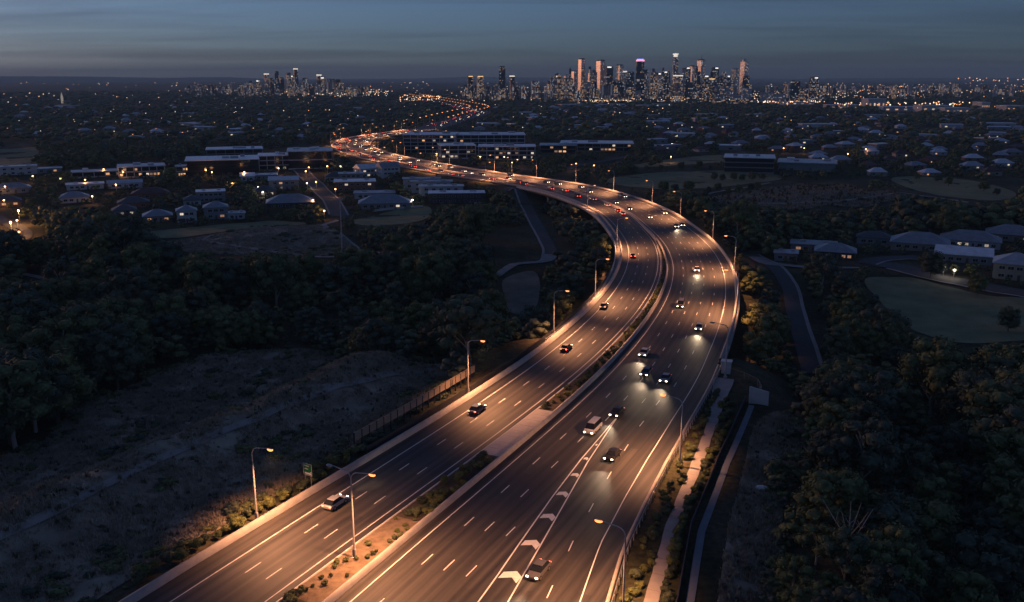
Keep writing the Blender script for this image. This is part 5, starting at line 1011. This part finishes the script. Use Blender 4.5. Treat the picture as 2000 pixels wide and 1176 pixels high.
# distant hills
def hills(name, az0, az1, D, hmax, seed):
    n = 160; a = np.radians(np.linspace(az0, az1, n)); t = np.linspace(0, 1, n); h = hmax * np.sin(np.pi * t) ** 0.6 * (0.75 + 0.25 * vnoise(t * 9 + seed, t * 0)); rows = []
    for q, f in ((0, -.3), (600, .45), (1300, 1.0), (2600, .6), (4200, -.3)): rows.append(np.stack([(D + q) * np.sin(a), (D + q) * np.cos(a), np.where(f > 0, h * f, -60)], 1))
    V = np.concatenate(rows); i = (np.arange(4)[:, None] * n + np.arange(n - 1)[None]).ravel()
    tag(obj(name, np_mesh(name, V, np.stack([i, i + 1, i + n + 1, i + n], 1)[:, ::-1], mat('hill_forest', (0.05, 0.06, 0.045), 0.95, 0.3, 0.003), smooth=True)), kind='structure')
hills('hills', -48, -13, 14500, 120, 3); hills('hills', -14, 20, 17500, 75, 8); hills('hills', 14, 50, 15500, 80, 5)
# ------------------------------------------------------------------ foliage
def foliage(name, attr=False, hue=(0.092, 0.108, 0.058)):
    m = bpy.data.materials.new(name); m.use_nodes = True; nt = m.node_tree; b = nt.nodes['Principled BSDF']; N = nt.nodes.new; L = nt.links.new
    if attr: r = N('ShaderNodeAttribute'); r.attribute_name = 'rnd'; rv = r.outputs['Fac']
    else: r = N('ShaderNodeObjectInfo'); rv = r.outputs['Random']
    rp = N('ShaderNodeValToRGB'); e = rp.color_ramp.elements; c = np.array(hue); e[0].position = 0; e[0].color = (*(c * (0.55, 0.62, 0.75)), 1); e[1].position = 1; e[1].color = (*(c * (1.6, 1.55, 1.1)), 1)
    for po, k in ((0.3, (1.0, 1.05, 1.3)), (0.6, (1.25, 1.3, 0.95)), (0.85, (1.35, 1.3, 1.0))): q = e.new(po); q.color = (*(c * k), 1)
    L(rv, rp.inputs[0])
    no = N('ShaderNodeTexNoise'); no.inputs['Scale'].default_value = 1.3; no.inputs['Detail'].default_value = 3; g = N('ShaderNodeNewGeometry'); L(g.outputs['Position'], no.inputs['Vector'])
    mr = N('ShaderNodeMapRange'); mr.inputs[1].default_value = .3; mr.inputs[2].default_value = .7; mr.inputs[3].default_value = .6; mr.inputs[4].default_value = 1.45; L(no.outputs['Fac'], mr.inputs[0])
    hs = N('ShaderNodeHueSaturation'); L(rp.outputs[0], hs.inputs['Color']); L(mr.outputs[0], hs.inputs['Value']); L(hs.outputs[0], b.inputs['Base Color'])
    b.inputs['Roughness'].default_value = 0.75; b.inputs['Specular IOR Level'].default_value = 0.25
    return m
M_LEAF = foliage('tree_leaves'); M_LEAFA = foliage('wood_leaves', True); M_SHRUB = foliage('shrub_leaves', hue=(0.085, 0.10, 0.045)); M_BARK = mat('bark', (0.16, 0.13, 0.105), 0.9, 0.35, 2.0, stretch=(1, 1, .2)); M_GUM = mat('pale_gum_bark', (0.34, 0.31, 0.27), 0.85, 0.25, 1.5)
def ico(n=1):
    bm = bmesh.new(); bmesh.ops.create_icosphere(bm, subdivisions=n, radius=1.0); V = np.array([v.co[:] for v in bm.verts]); F = np.array([[v.index for v in f.verts] for f in bm.faces]); bm.free(); return V, F
ICO1, ICO2, ICO3 = ico(1), ico(2), ico(3)
def lobes_for(rg, kind, n):
    """lobe centres and radii in a unit crown (height 1, width ~0.8)"""
    out = []
    for i in range(n):
        a = i * 2.399 + rg.uniform(-.4, .4); t = (i + .5) / n
        if kind == 'gum': zz = 0.45 + 0.5 * t; rr = 0.30 * math.sqrt(max(0.05, 1 - ((zz - .62) / .42) ** 2)) * rg.uniform(.55, 1.1); r = rg.uniform(.10, .17)
        elif kind == 'tall': zz = 0.22 + 0.72 * t; rr = 0.17 * math.sqrt(max(.03, 1 - ((zz - .5) / .5) ** 2)) * rg.uniform(.4, 1.1); r = rg.uniform(.10, .15)
        else: zz = 0.28 + 0.6 * t; rr = 0.34 * math.sqrt(max(.04, 1 - ((zz - .5) / .46) ** 2)) * rg.uniform(.5, 1.05); r = rg.uniform(.12, .19)
        out.append((rr * math.cos(a), rr * math.sin(a), zz, r * (1 - .25 * t)))
    return out
def crown_arrays(rg, lobes, ic, leaves, ls, core=0.86, jit=.10):
    Vs, Fs = [], []; b = 0
    for (x, y, z, r) in lobes:
        V, F = ic; k = 1 + 0.22 * vnoise(V[:, 0] * 2.3 + x * 30, V[:, 1] * 2.3 + V[:, 2] * 1.7 + z * 17) + rg.uniform(-jit, jit, len(V)); W = V * k[:, None] * r * core * np.array([1.08, 1.08, .82]) + (x, y, z)
        Vs.append(W); Fs.append(F + b); b += len(W)
        if leaves:
            n = int(leaves * (r / .15) ** 2); d = rg.normal(size=(n, 3)); d /= np.linalg.norm(d, axis=1)[:, None]; d = d[d[:, 2] > -.75]; n = len(d)
            c = np.array([x, y, z]) + d * r * rg.uniform(.82, 1.22, (n, 1)) * np.array([1.08, 1.08, .85]); u = rg.normal(size=(n, 3)); u -= (u * d).sum(1)[:, None] * d * .6; u /= np.linalg.norm(u, axis=1)[:, None]; v = np.cross(d, u) + rg.normal(size=(n, 3)) * .35; v /= np.linalg.norm(v, axis=1)[:, None]; s = ls * rg.uniform(.6, 1.3, (n, 1))
            Q = np.stack([c - u * s, c + v * s * .6, c + u * s, c - v * s * .6], 1).reshape(-1, 3); i = np.arange(n) * 4
            Vs.append(Q); Fs.append(np.concatenate([np.stack([i, i + 1, i + 2], 1), np.stack([i, i + 2, i + 3], 1)]) + b); b += len(Q)
    return np.concatenate(Vs), np.concatenate(Fs)
TREES = []
for k in range(8):
    rg = np.random.default_rng(100 + k); kind = ['gum', 'round', 'gum', 'round', 'round', 'tall', 'gum', 'round'][k]; lb = lobes_for(rg, kind, (17, 22, 14, 20, 26, 16, 20, 18)[k])
    V, F = crown_arrays(rg, lb, ICO2, 150, .027, .74); cm = np_mesh('crown', V, F, M_LEAF)
    tb = MB(); th = .55; tb.tube([(0, 0, -.08), (.01, 0, .15), (-.01, .01, .35), (.01, 0, th)], [.026, .020, .014, .007], 7)
    for (x, y, z, r) in lb[::3]: tb.tube([(0, 0, max(.15, z - .3)), (x * .5, y * .5, z - .12), (x * .9, y * .9, z)], [.011, .008, .004], 5)
    TREES.append((cm, tb.mesh('trunk', M_GUM if kind == 'gum' else M_BARK), kind))
SHRUBS = []
for k in range(5):
    rg = np.random.default_rng(200 + k); lb = [(rg.uniform(-.26, .26), rg.uniform(-.26, .26), rg.uniform(.22, .62), rg.uniform(.16, .28)) for _ in range(9)]
    V, F = crown_arrays(rg, lb, ICO2, 60, .06, .78); st = MB().tube([(0, 0, -.12), (.02, 0, .3)], [.05, .03], 5)
    for q in range(3): st.tube([(0, 0, .1), (rg.uniform(-.2, .2), rg.uniform(-.2, .2), .4)], [.03, .015], 4)
    SHRUBS.append((np_mesh('foliage', V, F, M_SHRUB), st.mesh('stem', M_BARK)))
def plant(name, meshes, p, h, wf, rz, label, cat, group, nm=('crown', 'trunk')):
    t = bpy.data.objects.new(name, None); COL.objects.link(t); t.location = p; t.rotation_euler = (0, 0, rz); t.scale = (h * wf, h * wf, h); t.empty_display_size = .2; tag(t, label, cat, group)
    obj(nm[0], meshes[0], t); obj(nm[1], meshes[1], t); return t
# ------------------------------------------------------------------ shrubs along the road
random.seed(41)
def shrub(s, off, h, label, group, follow=False):
    p = rd(s, off, .1); p.z = tz(p.x, p.y) - .05 if follow else .08
    plant('shrub', random.choice(SHRUBS), p, h, random.uniform(.95, 1.4), random.uniform(0, 6.3), label, 'shrub', group, ('foliage', 'stem'))
for s in np.arange(-20, 26, 1.0):                 # small tufts on the sand, thicker towards the camera
    if random.random() < (.98 if s < 3 else .8): shrub(s, random.uniform(float(oL3(np.array(s))) + .9, -.9), random.uniform(.5, .9) if s > 1 else random.uniform(.9, 1.5), 'small round bush dotted over the sandy median under the double lamp', 'small bushes on the sand')
for s in np.arange(25, 49, .8): a = float(oL3(np.array(s))) + 1.0; shrub(s, random.uniform(a, -.9), random.uniform(1.0, 1.7), 'dense dark bush in the median between the sand and the concrete slab', 'median bushes before the slab')
for s in np.arange(75, 200, 1.7): a = float(oL3(np.array(s))) + .9; shrub(s, random.uniform(a, -.8), random.uniform(.8, 1.45), 'dark bush in the planted median beyond the concrete slab', 'median bushes beyond the slab')
for s in np.arange(200, 262, 2.6): a = float(oL3(np.array(s))) + .7; shrub(s, random.uniform(min(a, -.7), -.6), random.uniform(.45, .75), 'low green ground plant in the narrowing median on the viaduct', 'low plants in the narrow median')
for s in np.arange(-6, 41, 1.7): shrub(s, float(oLB(np.array(s))) - random.uniform(2.4, 5.5), random.uniform(1.0, 2.2), 'bush on the left verge between the barrier and the dry hillside', 'bushes on the left verge')
for s in np.arange(-16, 100, 1.9): a, b = float(oRB(np.array(s))) + 2.2, float(oP(np.array(s))) - 1.1; shrub(s, random.uniform(a, max(a + .2, b)), random.uniform(.8, 1.7), 'bush in the strip between the guard rail and the pale footpath', 'bushes left of the footpath', True)
for s in np.arange(-16, 96, 1.75): a, b = float(oP(np.array(s))) + 1.2, float(oW(np.array(s))) - 1.0; shrub(s, random.uniform(a, max(a + .2, b)), random.uniform(.9, 1.8), 'bush in the strip between the pale footpath and the low dark wall', 'bushes right of the footpath', True)
# ------------------------------------------------------------------ where trees may stand
MW_, MH_ = 500, 294; mask = np.zeros((MH_, MW_), np.float32)
_py, _px = np.mgrid[0:MH_, 0:MW_]; _pc = np.stack([_px.ravel() * 4 + 2., _py.ravel() * 4 + 2.], 1)
def mask_poly(P3, w=1.0):
    q = project(P3)[:, :2]; lo, hi = q.min(0), q.max(0); sel = (_pc[:, 0] > lo[0]) & (_pc[:, 0] < hi[0]) & (_pc[:, 1] > lo[1]) & (_pc[:, 1] < hi[1])
    if sel.any():
        ix = np.where(sel)[0]; ins = in_poly(_pc[ix], q); mask.ravel()[ix[ins]] = w
for P in POLYS: mask_poly(np.c_[P, terrain(P[:, 0], P[:, 1])])
for X, hw in LINES:
    T_ = np.gradient(X, axis=0); T_ /= np.hypot(*T_.T)[:, None]; Nn = np.stack([T_[:, 1], -T_[:, 0]], 1)
    for a, b, na_, nb_ in zip(X[:-1], X[1:], Nn[:-1], Nn[1:]): q = np.array([a - na_ * hw, a + na_ * hw, b + nb_ * hw, b - nb_ * hw]); mask_poly(np.c_[q, terrain(q[:, 0], q[:, 1])])
for sa in np.arange(-40, 1110, 6.0):
    S2 = np.array([sa, sa + 6.5]); p2, n2 = spine(S2); q = np.concatenate([p2 + n2 * (oLB(S2) - 2)[:, None], (p2 + n2 * (oRB(S2) + 2)[:, None])[::-1]]); mask_poly(np.c_[q, np.full(4, .5)], 2.0)
for sa in np.arange(1180, 2100, 10.0):
    S2 = np.array([sa, sa + 11]); p2, n2 = spine(S2); q = np.concatenate([p2 - n2 * 16, (p2 + n2 * 24)[::-1]]); mask_poly(np.c_[q, np.full(4, .5)], 2.0)
for t, w, d, h in PROT:
    c, s_ = math.cos(t.rotation_euler.z), math.sin(t.rotation_euler.z); L0 = t.location; near = L0.y < 900
    if not near and random.random() < .5: continue
    f = lambda x, y, z: (L0.x + x * c - y * s_, L0.y + x * s_ + y * c, L0.z + z)
    mask_poly(np.array([f(-w / 2, 0, h * .15 if near else h * .4), f(w / 2, 0, h * .15 if near else h * .4), f(w / 2, 0, h), f(w / 2, d, h + 2), f(-w / 2, d, h + 2), f(-w / 2, 0, h)]))
SAT = np.zeros((MH_ + 1, MW_ + 1)); SAT[1:, 1:] = np.minimum(mask, 1).cumsum(0).cumsum(1); SAT2 = np.zeros((MH_ + 1, MW_ + 1)); SAT2[1:, 1:] = (mask > 1.5).cumsum(0).cumsum(1)
def cover(S, x0, y0, x1, y1):
    a = np.clip(np.floor(x0 / 4), 0, MW_).astype(int); b = np.clip(np.ceil(x1 / 4), 0, MW_).astype(int); c = np.clip(np.floor(y0 / 4), 0, MH_).astype(int); d = np.clip(np.ceil(y1 / 4), 0, MH_).astype(int); b = np.maximum(b, a + 1).clip(0, MW_); d = np.maximum(d, c + 1).clip(0, MH_)
    return (S[d, b] - S[c, b] - S[d, a] + S[c, a]) / np.maximum((b - a) * (d - c), 1)
rg = np.random.default_rng(17); cand = []
for r0, r1, c in ((70, 260, 5.2), (260, 520, 6.6), (520, 1000, 10.5), (1000, 2000, 19), (2000, 4200, 40)):
    x = np.arange(-r1 * .62, r1 * .62, c); y = np.arange(0, r1, c); gx, gy = np.meshgrid(x, y); gx = gx.ravel() + rg.uniform(-.5, .5, gx.size) * c; gy = gy.ravel() + rg.uniform(-.5, .5, gy.size) * c; r = np.hypot(gx, gy); k = (r >= r0) & (r < r1) & (abs(gx) < gy * .62 + 6)
    hh = 5.0 + 10.5 * rg.uniform(0, 1, k.sum()) ** 1.6 if r0 < 500 else rg.uniform(6, 11, k.sum())
    cand.append(np.stack([gx[k], gy[k], hh * (1 if r0 < 1000 else 1.15), np.full(k.sum(), c)], 1))
C = np.concatenate(cand); s_c, d_c = near_spine(C[:, 0], C[:, 1])
br = (s_c > 128) & (s_c < 462); lim_l = np.where(br, oDL(np.clip(s_c, 118, 470)) - 3.5, oLB(s_c) - np.where(s_c < 130, 7, 8)); lim_r = np.where(br, oDR(s_c) + 5, oRB(s_c) + np.where(s_c < 128, 17, 9))
ok = (d_c < lim_l) | (d_c > lim_r)
for P in POLYS: ok &= ~in_poly(C[:, :2], P)
for X, hw in LINES:
    idx = np.where(ok)[0]; D2 = np.full(len(idx), 1e9)
    for a in range(0, len(X), 2): D2 = np.minimum(D2, (C[idx, 0] - X[a, 0]) ** 2 + (C[idx, 1] - X[a, 1]) ** 2)
    ok[idx[D2 < (hw + 2.5) ** 2]] = False
for t, w, d, h in PROT:
    ok &= (C[:, 0] - t.location.x) ** 2 + (C[:, 1] - t.location.y - d / 2) ** 2 > (w * .5 + 3) ** 2 * .8
# low garden shrubs and small trees between the houses
gx, gy = np.meshgrid(np.arange(-420, 420, 5.5), np.arange(290, 760, 5.5)); G = np.stack([gx.ravel(), gy.ravel(), np.zeros(gx.size), np.full(gx.size, 6.)], 1); G[:, :2] += rg.uniform(-2.5, 2.5, (len(G), 2)); G[:, 2] = rg.uniform(1.8, 4.2, len(G)); nearh = np.zeros(len(G), bool); g_ok = np.ones(len(G), bool)
for t, w, d, h in PROT:
    if t.location.y > 800: continue
    dx, dy = G[:, 0] - t.location.x, G[:, 1] - t.location.y; c, s_ = math.cos(t.rotation_euler.z), math.sin(t.rotation_euler.z); lx, ly = dx * c + dy * s_, -dx * s_ + dy * c; nearh |= (abs(lx) < w / 2 + 14) & (ly > -13) & (ly < d + 13); g_ok &= ~((abs(lx) < w / 2 + 1.8) & (ly > -2.2) & (ly < d + 1.8))
gs, gd = near_spine(G[:, 0], G[:, 1]); g_ok &= nearh & ((gd < oLB(gs) - 8) | (gd > oRB(gs) + 9)) & (rg.uniform(size=len(G)) < .6)
for P in POLYS: g_ok &= ~in_poly(G[:, :2], P)
for X, hw in LINES:
    for a in range(0, len(X), 2): g_ok &= (G[:, 0] - X[a, 0]) ** 2 + (G[:, 1] - X[a, 1]) ** 2 > (hw + 1) ** 2
G = G[g_ok]
C = C[ok]; C[:, 2] *= np.where(vnoise(C[:, 0] / 60, C[:, 1] / 60) > .1, 1.1, .8)
Z = terrain(C[:, 0], C[:, 1]); dens = vnoise(C[:, 0] / 120 + 4, C[:, 1] / 120) + .5 * vnoise(C[:, 0] / 35, C[:, 1] / 35); keep = dens > np.where(np.hypot(C[:, 0], C[:, 1]) < 400, -.95, -.75)
C, Z = C[keep], Z[keep]
base = project(np.c_[C[:, :2], Z]); top = project(np.c_[C[:, :2], Z + C[:, 2]]); rad = .36 * C[:, 2] * FPX / base[:, 2]
cv = cover(SAT, base[:, 0] - rad, top[:, 1], base[:, 0] + rad, base[:, 1] - (base[:, 1] - top[:, 1]) * .2); cv2 = cover(SAT2, base[:, 0] - rad, top[:, 1], base[:, 0] + rad, base[:, 1])
keep = (cv < .22) & (cv2 < .06); 
# shorter ones may still stand where tall ones would hide something
small = ~keep & (cv2 < .3); C[small, 2] *= .45; top2 = project(np.c_[C[:, :2], Z + C[:, 2]]); rad2 = .36 * C[:, 2] * FPX / base[:, 2]
cvb = cover(SAT, base[:, 0] - rad2, top2[:, 1], base[:, 0] + rad2, base[:, 1]); cvb2 = cover(SAT2, base[:, 0] - rad2, top2[:, 1], base[:, 0] + rad2, base[:, 1]); keep |= small & (cvb < .25) & (cvb2 < .05)
C, Z, base = C[keep], Z[keep], base[keep]; GZ = terrain(G[:, 0], G[:, 1]); C = np.concatenate([C, G]); Z = np.r_[Z, GZ]; base = np.concatenate([base, project(np.c_[G[:, :2], GZ])]); s_c, d_c = near_spine(C[:, 0], C[:, 1])
inview = (base[:, 0] > -60) & (base[:, 0] < 2060) & (base[:, 1] < 1330); sz = np.where(inview, C[:, 2] / base[:, 2], 0); order = np.argsort(-sz); IND = order[:300]; REST = order[300:]
random.seed(99)
for i in IND:
    x, y, h, _ = C[i]; z = Z[i]; left = d_c[i] < 0
    if left and y < 330: lab, grp = 'tree in the dark wood between the dry hillside and the houses', 'trees of the left wood'
    elif left: lab, grp = 'tree beside the footpaths and clearings left of the viaduct', 'trees left of the viaduct'
    elif s_c[i] < 118: lab, grp = 'tree in the dark wood at the lower right, beyond the dry slope', 'trees of the lower right wood'
    else: lab, grp = 'tree on the right between the viaduct and the lawn', 'trees right of the viaduct'
    k = random.randrange(8); zone = lab[4:]
    if left and y < 330: zone = ' at the edge of the left wood, along the dry hillside' if y < 190 else ' in the middle of the wood left of the motorway' if y < 250 else ' at the back of the left wood, towards the houses'
    elif not left and s_c[i] < 118: zone = ' in the lower right wood, beside the dry slope' if x < 75 else ' deep in the lower right wood, near the photo edge' if x > 105 else ' in the middle of the lower right wood'
    lab = ('tall ' if h > 11 else 'low ' if h < 7 else 'middling ') + {'gum': 'open-crowned tree', 'round': 'dense round tree', 'tall': 'narrow upright tree'}[TREES[k][2]] + zone
    plant('tree', TREES[k], (x, y, z), h * (1.15 if TREES[k][2] != 'round' else .95), random.uniform(.9, 1.25) if TREES[k][2] != 'tall' else 1.15, random.uniform(0, 6.3), lab, 'tree', grp)
for grp, lab, pts in (('field edge trees', 'small round tree in the row between the playing field and the dry hill', [(1296, 374), (1318, 376), (1345, 373), (1384, 379), (1402, 374), (1422, 379), (1442, 375), (1466, 373), (1480, 371)]), ('school row trees', 'small round tree in the short row in front of the school', [(1395, 353), (1411, 355), (1433, 353), (1449, 354), (1469, 353), (1488, 352)]), ('paddock trees', 'single small tree on the paddock at far right', [(1790, 352), (1832, 356), (1852, 364), (1921, 374), (1946, 382)]), ('lawn trees', 'single tree on the lawn below the curving street', [(1816, 543), (1908, 577), (1968, 648)]), ('ridge trees', 'small tree in the loose row above the playing field', [(1216, 341), (1240, 338), (1262, 336), (1290, 334), (1330, 331), (1365, 329)])):
    for u, v in pts: p = at(u, v); k = random.choice((1, 3, 4, 7)); plant('tree', TREES[k], p, random.uniform(4.5, 7) if grp != 'lawn trees' else random.uniform(8, 11), random.uniform(.9, 1.3), random.uniform(0, 6), lab, 'tree', grp)
# the rest of the woods: one mass of simpler trees
def lod(k, n, ic, leaves, ls, core, kind):
    rg = np.random.default_rng(300 + k); return crown_arrays(rg, lobes_for(rg, kind, n), ic, leaves, ls, core, .24)
L_A = [lod(k, 9, ICO2, 16, .05, .92, ('gum', 'round', 'round', 'tall')[k % 4]) for k in range(6)]; L_A = [(np.asarray(v), f) for v, f in L_A]
L_B = [lod(10 + k, 7, ICO1, 8, .09, 1.1, ('round', 'gum', 'round')[k % 3]) for k in range(5)]; L_C = [lod(20 + k, 2, (ICO1[0], ICO1[1]), 0, 0, 1.9, 'round') for k in range(3)]
def mass(name, idx, lods, label):
    Vs, Fs, A = [], [], []; b = 0; rr = np.random.default_rng(9)
    for i in idx:
        V, F = lods[rr.integers(len(lods))]; a = rr.uniform(0, 6.28); x, y, h, c = C[i]; w = h * rr.uniform(.75, 1.5) * (1.0 if c < 15 else (1.5 if c < 30 else 2.6)); ca, sa = math.cos(a), math.sin(a)
        W = np.stack([(V[:, 0] * ca - V[:, 1] * sa) * w + x, (V[:, 0] * sa + V[:, 1] * ca) * w + y, (V[:, 2] - .12) * h + Z[i]], 1); Vs.append(W); Fs.append(F + b); A.append(np.full(len(W), rr.uniform())); b += len(W)
    me = np_mesh(name, np.concatenate(Vs), np.concatenate(Fs), M_LEAFA); at_ = me.attributes.new('rnd', 'FLOAT', 'POINT'); at_.data.foreach_set('value', np.concatenate(A).astype(np.float32)); o = obj(name, me); tag(o, label, kind='stuff'); return o
rr_ = np.hypot(C[:, 0], C[:, 1])[REST]
mass('woodland', REST[rr_ < 430], L_A, 'dark woodland on both sides of the motorway'); mass('suburb_trees', REST[(rr_ >= 430) & (rr_ < 1000)], L_B, 'dark trees among the houses and offices'); mass('far_woodland', REST[rr_ >= 1000], L_C, 'far belts of dark trees below the city')
print('TREES', len(C), (rr_ < 430).sum(), ((rr_ >= 430) & (rr_ < 1000)).sum(), (rr_ >= 1000).sum(), sum(len(me.polygons) for me in bpy.data.meshes))
# low bushes over the dry slopes and along their edges
L_S = []
for k in range(5):
    rq = np.random.default_rng(500 + k); L_S.append(crown_arrays(rq, [(rq.uniform(-.3, .3), rq.uniform(-.3, .3), rq.uniform(.15, .45), rq.uniform(.18, .3)) for _ in range(6)], ICO1, 14, .07, .9, .2))
def bushes(name, poly, n, edge, label):
    rq = np.random.default_rng(61); lo, hi = poly.min(0) - 4, poly.max(0) + 4; P = rq.uniform(lo, hi, (n * 14, 2)); D = np.full(len(P), 1e9)
    for q in poly[::2]: D = np.minimum(D, np.hypot(P[:, 0] - q[0], P[:, 1] - q[1]))
    s, d = near_spine(P[:, 0], P[:, 1]); good = (in_poly(P, poly) & (vnoise(P[:, 0] / 7, P[:, 1] / 7) > .35)) | (D < edge * rq.uniform(.2, 1, len(P))); good &= (d < oLB(s) - 3.5) | (d > oRB(s) + 17)
    P = P[good][:n]; Zp = terrain(P[:, 0], P[:, 1]); Vs, Fs, A = [], [], []; b = 0
    for (x, y), z in zip(P, Zp):
        V, F = L_S[rq.integers(5)]; h = rq.uniform(.6, 1.9) * (1.5 if rq.uniform() < .12 else 1); Vs.append(V * np.array([h * 1.4, h * 1.4, h]) + (x, y, z - .05)); Fs.append(F + b); A.append(np.full(len(V), rq.uniform())); b += len(V)
    me = np_mesh(name, np.concatenate(Vs), np.concatenate(Fs), M_LEAFA); q = me.attributes.new('rnd', 'FLOAT', 'POINT'); q.data.foreach_set('value', np.concatenate(A).astype(np.float32)); tag(obj(name, me), label, kind='stuff')
bushes('hillside_scrub', POLYS[0], 520, 5.0, 'low bushes scattered over the dry hillside and its ragged edges'); bushes('slope_scrub', POLYS[1], 160, 3.5, 'low bushes along the edges of the dry slope on the right'); bushes('field_scrub', POLYS[2], 160, 4.0, 'low bushes round the scrub field left of centre'); bushes('hill_scrub', POLYS[8], 160, 6.0, 'low bushes over the low hill on the right')
# dry grass tufts and small scrub on the slopes
def tufts(name, poly, n, h0, h1, m, label, nb=5, w=.05):
    rg = np.random.default_rng(55); lo, hi = poly.min(0), poly.max(0); P = rg.uniform(lo, hi, (n * 3, 2)); P = P[in_poly(P, poly)]; P = P[vnoise(P[:, 0] / 5, P[:, 1] / 5) + .6 * vnoise(P[:, 0] / 1.7, P[:, 1] / 1.7) > rg.uniform(-1, .5, len(P))][:n]; Zp = terrain(P[:, 0], P[:, 1]) + .08; k = len(P)
    a = rg.uniform(0, 6.28, (k, nb)); h = rg.uniform(h0, h1, (k, 1)) * rg.uniform(.6, 1, (k, nb)); lean = rg.uniform(.15, .6, (k, nb)) * h; bx, by = P[:, :1] + rg.uniform(-.22, .22, (k, nb)), P[:, 1:] + rg.uniform(-.22, .22, (k, nb)); ww = w * rg.uniform(.7, 1.6, (k, nb)) + h * .06
    A = np.stack([bx - np.sin(a) * ww, by + np.cos(a) * ww, np.broadcast_to(Zp[:, None], bx.shape)], -1); B = np.stack([bx + np.sin(a) * ww, by - np.cos(a) * ww, np.broadcast_to(Zp[:, None], bx.shape)], -1); Cc = np.stack([bx + np.cos(a) * lean, by + np.sin(a) * lean, Zp[:, None] + h], -1)
    V = np.stack([A, B, Cc], 2).reshape(-1, 3); tag(obj(name, np_mesh(name, V, np.arange(len(V)).reshape(-1, 3), m)), label, kind='stuff')
M_TUFT = mat('dry_tuft', (0.34, 0.29, 0.21), 0.9, 0.4, 0.3, col2=(0.46, 0.41, 0.31)); M_TUFTG = mat('green_tuft', (0.11, 0.10, 0.065), 0.9, 0.4, 0.3)
tufts('dry_grass', POLYS[0], 60000, .25, .8, M_TUFT, 'dry tufted grass over the left hillside'); tufts('dry_grass', POLYS[1], 16000, .25, .8, M_TUFT, 'dry tufted grass over the right slope')
tufts('low_scrub', POLYS[0], 1300, .4, .9, M_TUFTG, 'dark low scrub over the left hillside', 9, .16); tufts('low_scrub', POLYS[1], 400, .4, .8, M_TUFTG, 'dark low scrub over the right slope', 9, .16); tufts('dry_grass', POLYS[2], 9000, .3, .8, M_TUFT, 'dry tufted grass over the field left of centre', 5, .1)
tufts('dry_grass', POLYS[8], 7000, .4, 1.1, M_TUFT, 'dry tufted grass over the low hill on the right', 4, .16); tufts('low_scrub', POLYS[8], 260, 1.0, 2.4, M_TUFTG, 'dark scrub dotted over the low hill on the right', 11, .4)
# dead tree, pale rock
random.seed(4); p = at(1650, 1120); t = empty('dead_tree', p, 0); tag(t, 'bare dead tree with pale forked branches at the lower right', 'tree')
MB().tube([(0, 0, -.5), (.2, 0, 3), (.1, .1, 6)], [.25, .18, .12], 7).build('trunk', M_GUM, t)
for a, e, l in ((.2, .9, 5), (1.3, 1.1, 4.5), (2.6, .8, 5.5), (3.7, 1.0, 4), (5.0, .9, 5), (5.6, 1.3, 4)):
    d = Vector((math.cos(a) * math.cos(e), math.sin(a) * math.cos(e), math.sin(e))); b0 = Vector((.15, .05, 4.0 + a * .3)); m1 = b0 + d * l * .5 + Vector((0, 0, .4)); m2 = b0 + d * l + Vector((0, 0, 1.2)); br_ = MB().tube([b0, m1, m2], [.10, .07, .03], 6)
    for q in (-1, 1): br_.tube([m1, m1 + Vector((d.y * q, -d.x * q, .6)) * l * .3], [.05, .02], 5)
    br_.build('branch', M_GUM, t)
p = at(1487, 957); V, F = ICO2; V = V * (1 + .25 * vnoise(V[:, 0] * 2 + 3, V[:, 1] * 2 + V[:, 2]))[:, None] * np.array([1.3, .8, .6]); o = obj('boulder', np_mesh('boulder', V, F, M_WHITEC)); o.location = (p.x, p.y, p.z + .1); tag(o, 'single pale boulder on the dry slope at the lower right', 'boulder')
# ------------------------------------------------------------------ evening haze
hz = MB().box((0, 8500, 95), (34000, 22000, 240)).build('haze', bpy.data.materials.new('haze_air')); hm = hz.data.materials[0]; hm.use_nodes = True; nt = hm.node_tree; nt.nodes.clear()
ho = nt.nodes.new('ShaderNodeOutputMaterial'); hv = nt.nodes.new('ShaderNodeVolumePrincipled'); hv.inputs['Color'].default_value = (0.58, 0.90, 1.0, 1); hv.inputs['Density'].default_value = 0.000085; hv.inputs['Anisotropy'].default_value = 0.0
nt.links.new(hv.outputs[0], ho.inputs['Volume']); tag(hz, 'pale blue evening haze over the whole valley', kind='stuff')
